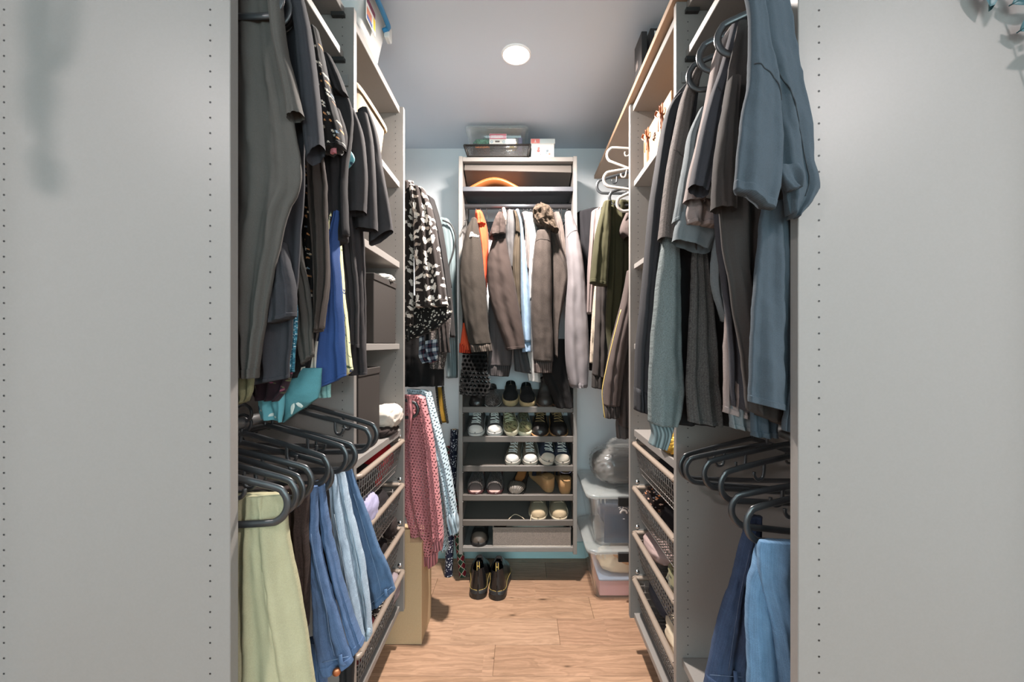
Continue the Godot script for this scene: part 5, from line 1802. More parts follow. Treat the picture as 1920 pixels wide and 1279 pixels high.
	shoe(bs, "black leather sneaker on the bottom shelf beside the grey fabric bin", "", Vector3(-0.252, 0.2165, -2.365), 0.0, 0.0)
	# the boots on the floor, heels towards the room
	var bo := {"called": "boot", "W": 0.120, "L": 0.28, "sh": 0.050, "st": 0.046, "hc": 0.15, "ht": 0.135, "htoe": 0.055, "lean": 0.38, "um": plain("shiny_black_leather", c8(26, 25, 26), 0.26), "sm": plain("boot_sole", c8(34, 32, 32), 0.42), "gap": 0.33, "im": plain("boot_inside", c8(30, 27, 25), 0.8)}
	for s in [[Vector3(-0.248, 0.0, -2.50), 3.175, "black leather ankle boot with yellow welt stitching, by the gift wrap rolls"], [Vector3(-0.124, 0.0, -2.49), 3.105, "black leather ankle boot with yellow welt stitching, below the grey fabric bin"]]:
		var t := shoe(bo, s[2], "pair of boots on the floor", s[0], 0.0, s[1])
		var stitch := ST()
		for i in 30:
			for side: float in [-1.0, 1.0]:
				var tt := i / 30.0 * 0.9
				var p := Vector3(side * (half_width(bo, tt) + 0.0035), sole_top(bo, tt) + 0.0025, -bo.L * (1.0 - tt) - (0.004 if tt < 0.03 else 0.0))
				var p2 := Vector3(side * (half_width(bo, tt + 0.02) + 0.0035), sole_top(bo, tt) + 0.0025, -bo.L * (1.0 - tt - 0.02))
				tube(stitch, PackedVector3Array([p, p2]), 0.0010, 5)
		stitch.index()
		part("welt_stitching", done(stitch), plain("yellow_thread", c8(206, 176, 96), 0.7), t, false)
		part("sole_groove", edge_line(bo, -0.018, 0.0042, 0.0018), plain("groove_black", c8(16, 16, 16), 0.7), t, false)
		part("heel_counter", shoe_sheet(bo, 0.0, 0.14, 0.0, 0.24, 0.0015, 8, 6), plain("shiny_black_leather", c8(26, 25, 26), 0.26), t, false)
		var hl := part("pull_loop", bx(Vector3(-0.009, 0.145, -0.266), Vector3(0.009, 0.202, -0.260), 0.001), plain("black_webbing", c8(20, 20, 20), 0.8), t, false)
		for x: float in [-0.0065, 0.0065]:
			part("yellow_stripe", bx(Vector3(x - 0.0018, 0.152, -0.2672), Vector3(x + 0.0018, 0.198, -0.2655), 0.0003), plain("yellow_thread", c8(206, 176, 96), 0.7), hl, false)
		part("yellow_stripe", bx(Vector3(-0.005, 0.173, -0.2672), Vector3(0.005, 0.177, -0.2655), 0.0003), plain("yellow_thread", c8(206, 176, 96), 0.7), hl, false)

# ---------------------------------------------------------------- boxes, bins, baskets and what lies in them
func rounded_tub(lo: Vector3, hi: Vector3, taper: float, r: float, wall: float, rim: float) -> ArrayMesh:
	# an open tub with rounded corners that widens upwards, with thickness and a rim
	var st := ST()
	st.set_smooth_group(0)
	var c := (lo + hi) * 0.5
	var levels := [[lo.y, -taper, 0.0], [lo.y + 0.012, -taper * 0.95, 0.0], [lo.y + (hi.y - lo.y) * 0.6, -taper * 0.4, 0.0], [hi.y - 0.012, -0.001, 0.0], [hi.y - 0.010, rim, 0.0], [hi.y, rim, 0.0], [hi.y, -wall, 0.0], [lo.y + 0.006, -taper - wall, 0.0]]
	var rings := []
	for l in levels:
		var ring := PackedVector3Array()
		var hx: float = (hi.x - lo.x) * 0.5 + l[1]
		var hz: float = (hi.z - lo.z) * 0.5 + l[1]
		for q in 4:
			for k in 6:
				var a := TAU * q / 4.0 + PI * 0.5 * k / 5.0
				var sx: float = 1.0 if q == 0 or q == 3 else -1.0
				var sz: float = 1.0 if q < 2 else -1.0
				ring.append(Vector3(c.x + sx * (hx - r) + cos(a) * r, l[0], c.z + sz * (hz - r) + sin(a) * r))
		rings.append(ring)
	var n: int = rings[0].size()
	for i in rings.size() - 1:
		for k in n:
			var A: Vector3 = rings[i][k]
			var B: Vector3 = rings[i][(k + 1) % n]
			var C: Vector3 = rings[i + 1][(k + 1) % n]
			var D: Vector3 = rings[i + 1][k]
			var inward := -1.0 if i >= 6 else 1.0
			quad(st, A, B, C, D, ((A + B) * 0.5 - Vector3(c.x, A.y, c.z)) * inward + Vector3(0, 0.2 if i == 5 else 0.0, 0))
	for k in n:
		tri(st, Vector3(c.x, lo.y, c.z), rings[0][k], rings[0][(k + 1) % n], Vector3.DOWN)
		tri(st, Vector3(c.x, lo.y + 0.006, c.z), rings[7][k], rings[7][(k + 1) % n], Vector3.UP)
	st.index()
	return done(st)

func slab(lo: Vector3, hi: Vector3, r: float, tf := Transform3D()) -> ArrayMesh:
	# a flat plate with rounded corners (lids)
	var st := ST()
	st.set_smooth_group(0)
	var c := (lo + hi) * 0.5
	var rings := []
	for l in [[lo.y, -0.002], [lo.y + 0.002, 0.0], [hi.y - 0.002, 0.0], [hi.y, -0.003]]:
		var ring := PackedVector3Array()
		for q in 4:
			for k in 6:
				var a := TAU * q / 4.0 + PI * 0.5 * k / 5.0
				var sx: float = 1.0 if q == 0 or q == 3 else -1.0
				var sz: float = 1.0 if q < 2 else -1.0
				ring.append(tf * Vector3(c.x + sx * ((hi.x - lo.x) * 0.5 + l[1] - r) + cos(a) * r, l[0], c.z + sz * ((hi.z - lo.z) * 0.5 + l[1] - r) + sin(a) * r))
		rings.append(ring)
	var n: int = rings[0].size()
	for i in 3:
		for k in n:
			quad(st, rings[i][k], rings[i][(k + 1) % n], rings[i + 1][(k + 1) % n], rings[i + 1][k], rings[i][k] - tf * c)
	for k in n:
		tri(st, tf * Vector3(c.x, lo.y, c.z), rings[0][k], rings[0][(k + 1) % n], tf.basis * Vector3.DOWN)
		tri(st, tf * Vector3(c.x, hi.y, c.z), rings[3][k], rings[3][(k + 1) % n], tf.basis * Vector3.UP)
	st.index()
	return done(st)

func tri_mat(key: String, col: Color, kind: String, per: float, rough := 0.9) -> StandardMaterial3D:
	var m := plain(key, col, rough)
	m.albedo_texture = TX[kind]
	m.uv1_triplanar = true
	m.uv1_scale = Vector3(per, per, per)
	return m

func boxes_and_bins():
	var clear := glassy("clear_plastic", c8(236, 242, 244), 0.035, 0.08)
	var frosted := plain("frosted_plastic", c8(226, 228, 226), 0.3)
	frosted.albedo_color.a = 0.62
	frosted.transparency = BaseMaterial3D.TRANSPARENCY_ALPHA
	var lidm := plain("milky_lid", c8(226, 232, 230), 0.24)
	lidm.albedo_color.a = 0.2
	lidm.transparency = BaseMaterial3D.TRANSPARENCY_ALPHA
	# --- on top of the tower: woven plastic basket, clear bin, white box
	var bk := thing("woven_basket", "shallow black perforated plastic basket on top of the tower", "basket", Vector3(-0.14, TOP + 0.012, -2.46))
	var pm := print_cloth("perforated", 30.0, 0.5, true)
	var st := ST()
	st.set_smooth_group(-1)
	var b0 := [Vector3(-0.310, 2.4885, -2.345), Vector3(0.036, 2.4885, -2.345), Vector3(0.036, 2.4885, -2.62), Vector3(-0.310, 2.4885, -2.62)]
	var b1 := [Vector3(-0.330, 2.545, -2.335), Vector3(0.050, 2.548, -2.335), Vector3(0.050, 2.548, -2.635), Vector3(-0.330, 2.545, -2.635)]
	for k in 4:
		var k2 := (k + 1) % 4
		var q := [b0[k], b0[k2], b1[k2], b1[k]]
		var len: float = b1[k].distance_to(b1[k2])
		var uv := [Vector2(0, 0.06), Vector2(len, 0.06), Vector2(len, 0), Vector2(0, 0)]
		for i: int in [0, 2, 1, 0, 3, 2]:
			st.set_uv(uv[i])
			st.add_vertex(q[i])
	part("basket_wall", done(st), pm, bk)
	var dkp := plain("basket_black", c8(42, 39, 37), 0.5)
	part("basket_base", bx(Vector3(-0.310, 2.4875, -2.62), Vector3(0.036, 2.491, -2.345), 0.001), dkp, bk)
	part("basket_rim", tubes([[b1[0], b1[1], b1[2], b1[3]]], 0.006, 8, true), dkp, bk)
	part("basket_corner", tubes([[b0[1], b1[1]], [b0[0], b1[0]]], 0.007, 8), dkp, bk)
	var bin := thing("storage_bin", "clear plastic bin with a milky rim full of craft things, in the black basket", "storage bin", Vector3(-0.14, 2.492, -2.47))
	part("tub", rounded_tub(Vector3(-0.318, 2.493, -2.615), Vector3(0.030, 2.655, -2.350), 0.022, 0.03, 0.002, 0.008), clear, bin)
	part("lid", slab(Vector3(-0.328, 2.655, -2.622), Vector3(0.040, 2.664, -2.342), 0.03), lidm, bin)
	for c in [[Vector3(-0.285, 2.495, -2.46), Vector3(-0.262, 2.580, -2.38), c8(46, 54, 66), "navy_notebook", "small navy box standing inside the clear craft bin", "box"], [Vector3(-0.270, 2.541, -2.45), Vector3(-0.190, 2.562, -2.366), c8(238, 138, 50), "orange_case", "flat orange case inside the clear craft bin", "case"], [Vector3(-0.020, 2.495, -2.56), Vector3(0.004, 2.625, -2.40), c8(120, 116, 150), "purple_folder", "purple-grey folder standing inside the clear craft bin", "folder"]]:
		solo(c[3], bx(c[0], c[1], 0.003), plain(c[3], c[2], 0.5), c[4], c[5])
	solo("grey_bundle", lump(Vector3(0.0 - 0.06, 2.535, -2.48), Vector3(0.06, 0.04, 0.07), 0.2, 2.0, 4.0), plain("bundle_grey", c8(150, 156, 160), 0.5), "grey-white wrapped bundle inside the clear craft bin", "bundle")
	solo("green_yarn", lump(Vector3(-0.225, 2.586, -2.43), Vector3(0.05, 0.022, 0.05), 0.3, 3.0, 8.0), fab(c8(98, 158, 128), "fleece", 8.0), "tuft of green yarn inside the clear craft bin", "yarn")
	solo("yellow_flowers", lump(Vector3(-0.060, 2.566, -2.385), Vector3(0.026, 0.022, 0.018), 0.4, 3.2, 2.0), plain("flower_yellow", c8(226, 184, 60), 0.7), "yellow paper flowers inside the clear craft bin", "paper flowers")
	var card := thing("pink_package", "pink and white card package inside the clear craft bin", "package", Vector3(-0.135, 2.578, -2.363))
	part("card", bx(Vector3(-0.188, 2.560, -2.3645), Vector3(-0.088, 2.625, -2.3605), 0.0005), plain("card_white", c8(236, 230, 222), 0.6), card)
	part("pink_band", bx(Vector3(-0.187, 2.594, -2.3605), Vector3(-0.089, 2.624, -2.3598), 0.0002), plain("card_pink", c8(226, 116, 134), 0.6), card)
	for i in 2:
		part("print_line", bx(Vector3(-0.180, 2.601 + i * 0.008, -2.3598), Vector3(-0.108, 2.605 + i * 0.008, -2.3594), 0.0001), plain("card_white", c8(236, 230, 222), 0.6), card)
	part("barcode", bx(Vector3(-0.154, 2.574, -2.3605), Vector3(-0.128, 2.584, -2.3598), 0.0001), plain("print_grey", c8(110, 100, 96), 0.7), card)
	for x: float in [-0.174, -0.104]:
		part("print_ring", lathed([Vector2(0.0045, 0), Vector2(0.0065, 0.0006), Vector2(0.0075, 0)], Vector3(x, 2.577, -2.3605), 14, Vector3(0, 0, 1)), plain("print_blue", c8(130, 170, 190), 0.7), card)
	var wb := thing("white_box", "small white gift box with a pink label on its lid, on top of the tower", "box", Vector3(0.125, 2.4875, -2.43))
	part("box_body", bx(Vector3(0.056, 2.4875, -2.51), Vector3(0.190, 2.575, -2.372), 0.001), plain("box_white", c8(232, 230, 226), 0.6), wb)
	part("lid", bx(Vector3(0.053, 2.571, -2.513), Vector3(0.195, 2.600, -2.368), 0.0015), plain("box_white", c8(232, 230, 226), 0.6), wb)
	part("pink_label", bx(Vector3(0.055, 2.5725, -2.3685), Vector3(0.106, 2.5985, -2.3675), 0.0002), plain("label_coral", c8(232, 132, 126), 0.6), wb)
	part("grey_label", bx(Vector3(0.106, 2.5725, -2.3685), Vector3(0.193, 2.5985, -2.3676), 0.0002), plain("label_grey", c8(206, 212, 210), 0.6), wb)
	part("mark", bx(Vector3(0.078, 2.578, -2.3677), Vector3(0.082, 2.593, -2.3670), 0.0001), plain("box_white", c8(232, 230, 226), 0.6), wb)
	part("mark", bx(Vector3(0.073, 2.5775, -2.3677), Vector3(0.087, 2.5800, -2.3670), 0.0001), plain("box_white", c8(232, 230, 226), 0.6), wb)
	for e in [[0.100, 2.545, 0.007, c8(196, 140, 132)], [0.098, 2.530, 0.009, c8(206, 120, 116)], [0.150, 2.530, 0.008, c8(150, 160, 166)], [0.142, 2.518, 0.007, c8(170, 190, 196)], [0.162, 2.512, 0.007, c8(214, 150, 136)], [0.110, 2.510, 0.004, c8(160, 150, 150)]]:
		part("drawn_figure", lathed([Vector2(0, 0.0006), Vector2(e[2], 0.0004), Vector2(e[2], 0)], Vector3(e[0], e[1], -2.3715), 10, Vector3(0, 0, 1)), plain("ink_" + e[3].to_html(false), e[3], 0.7), wb)
	# --- arched wooden board on the tower's upper shelf
	var ws := ST()
	ws.set_smooth_group(0)
	var upc := []
	var dnc := []
	for i in 15:
		var u := i / 14.0
		var h := 0.066 * pow(sin(PI * u), 1.2)
		upc.append(Vector3(-0.330 + 0.335 * u, 2.3175 + h + 0.004, 0))
		dnc.append(Vector3(-0.330 + 0.335 * u, 2.3175 + maxf(h - 0.016, 0.0), 0))
	for i in 14:
		for z: float in [-2.40, -2.60]:
			quad(ws, upc[i] + Vector3(0, 0, z), upc[i + 1] + Vector3(0, 0, z), dnc[i + 1] + Vector3(0, 0, z), dnc[i] + Vector3(0, 0, z), Vector3(0, 0, 1.0 if z > -2.5 else -1.0))
		quad(ws, upc[i] + Vector3(0, 0, -2.40), upc[i + 1] + Vector3(0, 0, -2.40), upc[i + 1] + Vector3(0, 0, -2.60), upc[i] + Vector3(0, 0, -2.60), Vector3.UP)
		quad(ws, dnc[i] + Vector3(0, 0, -2.40), dnc[i + 1] + Vector3(0, 0, -2.40), dnc[i + 1] + Vector3(0, 0, -2.60), dnc[i] + Vector3(0, 0, -2.60), Vector3.DOWN)
	solo("wooden_tray", done(ws), plain("orange_wood", c8(152, 86, 42), 0.4), "orange-brown arched wooden tray lying on the tower's upper shelf", "tray")
	# --- grey fabric bin with a white cloth
	var gb := thing("fabric_bin", "wide grey tweed fabric bin on the tower's bottom shelf", "storage bin", Vector3(0.06, 0.2165, -2.48))
	var tw := tri_mat("grey_tweed", c8(176, 162, 152), "tweed", 3.2)
	var gs := ST()
	for w in [[Vector3(-0.168, 0.217, -2.372), Vector3(0.288, 0.328, -2.366)], [Vector3(-0.168, 0.217, -2.62), Vector3(0.288, 0.338, -2.614)], [Vector3(-0.168, 0.217, -2.614), Vector3(-0.162, 0.338, -2.372)], [Vector3(0.282, 0.217, -2.614), Vector3(0.288, 0.338, -2.372)], [Vector3(-0.162, 0.217, -2.614), Vector3(0.282, 0.222, -2.372)]]:
		box(gs, w[0], w[1], 0.002)
	part("bin_body", done(gs), tw, gb)
	part("rim_band", bx(Vector3(-0.1695, 0.318, -2.3655), Vector3(0.2895, 0.330, -2.3635), 0.0008), plain("bin_rim", c8(128, 118, 110), 0.8), gb)
	part("bottom_piping", tubes([[Vector3(-0.168, 0.219, -2.365), Vector3(0.288, 0.219, -2.365)]], 0.0028, 6), plain("bin_piping", c8(206, 198, 188), 0.8), gb)
	solo("white_blanket", lump(Vector3(0.085, 0.300, -2.47), Vector3(0.175, 0.045, 0.095), 0.08, 1.3, 6.0, 40, 20), fab(c8(232, 222, 204), "knit", 9.0), "folded off-white cloth filling the grey tweed bin", "cloth")
	# --- clear bins in the corner, with what is inside
	for i in 2:
		var y: float = 0.001 + i * 0.296
		var t := thing("storage_bin", ["lower clear storage bin on the floor with a pink box and tan papers inside", "upper clear storage bin with navy cloth inside, under the bagged clothes"][i], "storage bin", Vector3(0.64, y, -2.39), "clear bins stacked in the corner")
		part("tub", rounded_tub(Vector3(0.362, y, -2.61), Vector3(0.905, y + 0.275, -2.178), 0.045, 0.05, 0.003, 0.010), clear, t)
		part("lid", slab(Vector3(0.350, y + 0.272, -2.62), Vector3(0.915, y + 0.292, -2.168), 0.055), lidm, t)
		part("latch", bx(Vector3(0.515, y + 0.236, -2.170), Vector3(0.80, y + 0.286, -2.156), 0.004), plain("latch_black", c8(28, 28, 28), 0.45), t)
		for x: float in [0.425, 0.447]:
			part("rib", bx(Vector3(x, y + 0.245, -2.188), Vector3(x + 0.004, y + 0.272, -2.176), 0.001), lidm, t)
	solo("navy_cloth", lump(Vector3(0.66, 0.425, -2.39), Vector3(0.20, 0.105, 0.16), 0.06, 1.4, 9.0, 40, 24, 0.98), fab(c8(52, 64, 84), "knit", 8.0), "navy cloth packed inside the upper clear bin", "cloth")
	var pr := plain("print_white", c8(236, 230, 226), 0.8)
	var arc := []
	for k in 9:
		var a := PI * k / 8.0
		arc.append(Vector3(0.560 + cos(a) * 0.018, 0.470 + sin(a) * 0.018, -2.2235))
	var pc := thing("printed_cloth", "navy top with small white sun and arch prints, facing out of a clear bin", "cloth", Vector3(0.58, 0.31, -2.23))
	part("cloth_panel", bx(Vector3(0.455, 0.306, -2.236), Vector3(0.86, 0.52, -2.226), 0.004), fab(c8(52, 64, 84), "knit", 8.0), pc)
	part("arch_print", tubes([arc], 0.0055, 6, false, 0.3, Vector3(0, 0, 1)), pr, pc)
	var sun := []
	for k in 13:
		var a := TAU * k / 12.0
		sun.append(Vector3(0.548 + cos(a) * 0.009, 0.502 + sin(a) * 0.009, -2.2240))
	part("sun_print", tubes([sun], 0.0018, 5), pr, pc)
	var rays := []
	for k in 8:
		var a := TAU * k / 8.0
		var dv := Vector3(cos(a), sin(a), 0)
		rays.append([Vector3(0.548, 0.502, -2.2240) + dv * 0.012, Vector3(0.548, 0.502, -2.2240) + dv * 0.017])
	rays.append([Vector3(0.568, 0.502, -2.2240), Vector3(0.580, 0.496, -2.2240)])
	rays.append([Vector3(0.584, 0.492, -2.2240), Vector3(0.588, 0.478, -2.2240)])
	rays.append([Vector3(0.556, 0.440, -2.2240), Vector3(0.566, 0.440, -2.2240)])
	part("ray_print", tubes(rays, 0.0018, 5), pr, pc)
	var pbx := thing("pink_box", "flat pink box with a pale blue lid in the lower clear bin", "box", Vector3(0.635, 0.01, -2.39))
	part("box_body", bx(Vector3(0.43, 0.010, -2.55), Vector3(0.84, 0.095, -2.235), 0.004), plain("box_pink", c8(214, 168, 172), 0.5), pbx)
	part("lid", slab(Vector3(0.425, 0.0955, -2.555), Vector3(0.845, 0.106, -2.23), 0.01), plain("lid_blue", c8(150, 172, 196), 0.5), pbx)
	solo("paper_pile", lump(Vector3(0.58, 0.150, -2.37), Vector3(0.13, 0.045, 0.11), 0.10, 1.4, 12.0, 36, 18), plain("paper_cream", c8(226, 212, 184), 0.8), "cream paper bundle in the lower clear bin", "papers")
	solo("tan_bag", lump(Vector3(0.66, 0.200, -2.37), Vector3(0.13, 0.06, 0.12), 0.10, 1.4, 15.0, 36, 18), plain("paper_tan", c8(198, 148, 88), 0.7), "tan paper bag in the lower clear bin", "bag")
	var bag := thing("clothes_bag", "thin plastic bag stuffed with dark clothes on the upper clear bin", "bag", Vector3(0.58, 0.592, -2.38))
	part("clothes", lump(Vector3(0.575, 0.690, -2.38), Vector3(0.150, 0.088, 0.125), 0.07, 1.2, 21.0, 60, 34, 0.95), fab(c8(74, 73, 74), "heather", 6.0), bag)
	var film := glassy("bag_clear_film", c8(230, 228, 222), 0.16, 0.2)
	part("film", lump(Vector3(0.575, 0.700, -2.38), Vector3(0.166, 0.100, 0.140), 0.05, 2.2, 23.0, 80, 50, 0.98), film, bag)
	part("bag_top", lump(Vector3(0.60, 0.800, -2.36), Vector3(0.10, 0.045, 0.08), 0.12, 1.8, 27.0, 40, 24), film, bag)
	# --- cardboard box on the floor
	var cb := thing("cardboard_box", "tall plain cardboard box on the floor below the pink cardigan", "box", Vector3(-0.63, 0.0, -1.99))
	var cm := tri_mat("cardboard", c8(202, 174, 136), "card", 6.0)
	part("box_body", bx(Vector3(-0.80, 0.001, -2.088), Vector3(-0.465, 0.475, -1.886), 0.002), cm, cb)
	part("flap", bx(Vector3(-0.80, 0.475, -1.890), Vector3(-0.52, 0.535, -1.886), 0.0008), cm, cb)
	part("tape", bx(Vector3(-0.4655, 0.30, -2.03), Vector3(-0.4640, 0.476, -1.97), 0.0003), plain("brown_tape", c8(170, 136, 98), 0.35), cb)
	# --- left shelves
	var lb := thing("storage_bin", "milky plastic bin with a blue handle and a product label on the high shelf", "storage bin", Vector3(-0.71, TOP + 0.001, -1.48))
	part("tub", rounded_tub(Vector3(-0.90, 2.483, -1.60), Vector3(-0.528, 2.63, -1.345), 0.022, 0.03, 0.003, 0.010), frosted, lb)
	part("lid", slab(Vector3(-0.915, 2.628, -1.61), Vector3(-0.512, 2.646, -1.332), 0.03), frosted, lb)
	part("handle", tubes([curve([Vector3(-0.53, 2.600, -1.385), Vector3(-0.508, 2.606, -1.392), Vector3(-0.505, 2.606, -1.43), Vector3(-0.505, 2.606, -1.51), Vector3(-0.508, 2.606, -1.545), Vector3(-0.53, 2.598, -1.552)], 5)], 0.009, 10), plain("handle_blue", c8(28, 120, 170), 0.35), lb)
	part("clip", bx(Vector3(-0.528, 2.575, -1.592), Vector3(-0.508, 2.632, -1.55), 0.004), frosted, lb)
	var lab := part("label", bx(Vector3(-0.5325, 2.515, -1.475), Vector3(-0.531, 2.60, -1.385), 0.0003), plain("label_white", c8(226, 222, 216), 0.5), lb)
	for e in [[2.575, 2.596, -1.47, -1.39, c8(120, 60, 84)], [2.535, 2.560, -1.435, -1.39, c8(196, 120, 90)], [2.530, 2.570, -1.470, -1.452, c8(240, 206, 40)], [2.520, 2.534, -1.44, -1.39, c8(60, 80, 140)]]:
		part("label_print", bx(Vector3(-0.5311, e[0], e[2]), Vector3(-0.5304, e[1], e[3]), 0.0001), plain("print_" + e[4].to_html(false), e[4], 0.6), lab)
	solo("stored_clothes", lump(Vector3(-0.71, 2.55, -1.47), Vector3(0.14, 0.05, 0.09), 0.2, 1.8, 31.0), fab(c8(150, 158, 168), "knit", 8.0), "grey-blue clothes seen through the milky bin on the high shelf", "clothes")
	var fb := thing("fabric_basket", "beige felt basket with a curved rim on the shelf beside the black tees", "basket", Vector3(-0.72, 2.1385, -1.5))
	part("basket_body", rounded_tub(Vector3(-0.92, 2.1385, -1.655), Vector3(-0.545, 2.272, -1.335), 0.012, 0.05, 0.006, 0.0), tri_mat("beige_felt", c8(158, 141, 118), "card", 8.0), fb)
	part("rim_band", tubes([curve([Vector3(-0.90, 2.262, -1.335), Vector3(-0.60, 2.262, -1.334), Vector3(-0.558, 2.262, -1.345), Vector3(-0.543, 2.262, -1.385), Vector3(-0.542, 2.262, -1.60), Vector3(-0.556, 2.262, -1.645), Vector3(-0.60, 2.262, -1.657)], 6)], 0.010, 8, false, 0.3, Vector3(1, 0, 0.3)), plain("felt_rim", c8(176, 156, 130), 0.9), fb)
	var blk := tri_mat("black_board", c8(46, 40, 36), "card", 7.0, 0.75)
	for s in [[Vector3(-0.90, 1.4015, -1.788), Vector3(-0.556, 1.668, -1.525), "square black cardboard box alone on its shelf beside the black tees"], [Vector3(-0.88, 1.0125, -1.655), Vector3(-0.580, 1.308, -1.44), "black lidded cardboard box beside the crumpled white cloth"]]:
		var t := thing("black_box", s[2], "box", Vector3((s[0].x + s[1].x) * 0.5, s[0].y, (s[0].z + s[1].z) * 0.5), "black boxes on the shelves")
		var top: float = s[1].y
		part("box_body", bx(s[0], Vector3(s[1].x, top - 0.004, s[1].z), 0.002), blk, t)
		part("lid", bx(Vector3(s[0].x - 0.003, top - 0.026, s[0].z - 0.003), Vector3(s[1].x + 0.003, top, s[1].z + 0.003), 0.002), blk, t)
	solo("white_sock", lump(Vector3(-0.60, 1.678, -1.72), Vector3(0.05, 0.016, 0.04), 0.2, 2.0, 33.0), fab(c8(224, 220, 212)), "scrap of white cloth lying on the square black box", "cloth")
	solo("white_cloth", lump(Vector3(-0.585, 1.088, -1.755), Vector3(0.055, 0.046, 0.078), 0.14, 1.1, 35.0, 40, 26), fab(c8(226, 216, 204), "knit", 9.0), "crumpled white cloth on the shelf over the baskets", "cloth")
	solo("folded_top", lump(Vector3(-0.595, 1.032, -1.74), Vector3(0.05, 0.022, 0.085), 0.14, 1.6, 36.0), fab(c8(54, 46, 44)), "dark brown folded top under the crumpled white cloth", "clothes")
	# --- right shelves
	var gift := thing("gift_box", "long tan gift box tied with two brown ribbons on the shelf", "gift box", Vector3(0.68, 2.1345, -1.575))
	part("box_body", bx(Vector3(0.522, 2.1345, -1.733), Vector3(0.84, 2.288, -1.415), 0.002), tri_mat("kraft_paper", c8(172, 128, 86), "card", 7.0, 0.6), gift)
	var rb := plain("brown_ribbon", c8(122, 66, 36), 0.35)
	for z: float in [-1.672, -1.505]:
		part("ribbon", bx(Vector3(0.519, 2.1355, z - 0.010), Vector3(0.524, 2.292, z + 0.010), 0.0008), rb, gift)
		var bow := []
		for s: float in [-1.0, 1.0]:
			bow.append(curve([Vector3(0.516, 2.256, z), Vector3(0.508, 2.272, z + s * 0.014), Vector3(0.506, 2.264, z + s * 0.028), Vector3(0.510, 2.250, z + s * 0.016), Vector3(0.516, 2.256, z)], 5))
			bow.append(curve([Vector3(0.516, 2.256, z), Vector3(0.510, 2.230, z + s * 0.008), Vector3(0.512, 2.195, z + s * 0.013)], 5))
		part("bow", tubes(bow, 0.0042, 6, false, 0.35), rb, gift)
	var star := ST()
	for k in 7:
		var a := TAU * k / 7.0
		tube(star, PackedVector3Array([Vector3(0.5205, 2.215, -1.592), Vector3(0.5205, 2.215 + sin(a) * 0.015, -1.592 + cos(a) * 0.015)]), 0.003, 6)
	star.index()
	part("twig_star", done(star), plain("dark_twig", c8(74, 44, 28), 0.7), gift)
	for s in [[Vector3(0.477, 2.5045, -1.712), Vector3(0.500, 2.645, -1.612), "thin black file standing on the top board, nearest its edge"], [Vector3(0.508, 2.5045, -1.72), Vector3(0.575, 2.648, -1.600), "thick black file with a white label on the top board"], [Vector3(0.585, 2.5045, -1.72), Vector3(0.62, 2.632, -1.62), "black file furthest from the edge of the top board"]]:
		var t := thing("file_box", s[2], "file", Vector3((s[0].x + s[1].x) * 0.5, s[0].y, -1.66), "files on the top board")
		part("cover", bx(s[0], s[1], 0.002), plain("file_black", c8(44, 42, 42), 0.4), t)
		if s[0].x > 0.505 and s[0].x < 0.55:
			part("label", bx(Vector3(0.524, 2.592, -1.600), Vector3(0.572, 2.636, -1.5985), 0.0004), plain("label_white", c8(226, 222, 216), 0.5), t)
			for k in 6:
				part("label_bar", bx(Vector3(0.532 + k * 0.006, 2.60, -1.5986), Vector3(0.534 + k * 0.006, 2.626, -1.5980), 0.0001), plain("print_grey", c8(110, 100, 96), 0.7), t)
		else:
			part("label_strip", bx(Vector3(s[0].x - 0.0006, s[0].y + 0.03, s[0].z + 0.02), Vector3(s[0].x + 0.0004, s[0].y + 0.06, s[0].z + 0.05), 0.0002), plain("print_grey", c8(110, 100, 96), 0.7), t)
	solo("gold_ornament", lump(Vector3(0.560, 1.045, -1.44), Vector3(0.05, 0.028, 0.07), 0.3, 2.6, 41.0), plain("gold_foil", c8(206, 166, 72), 0.3, 0.7), "crumpled gold foil thing on the shelf over the baskets", "foil")

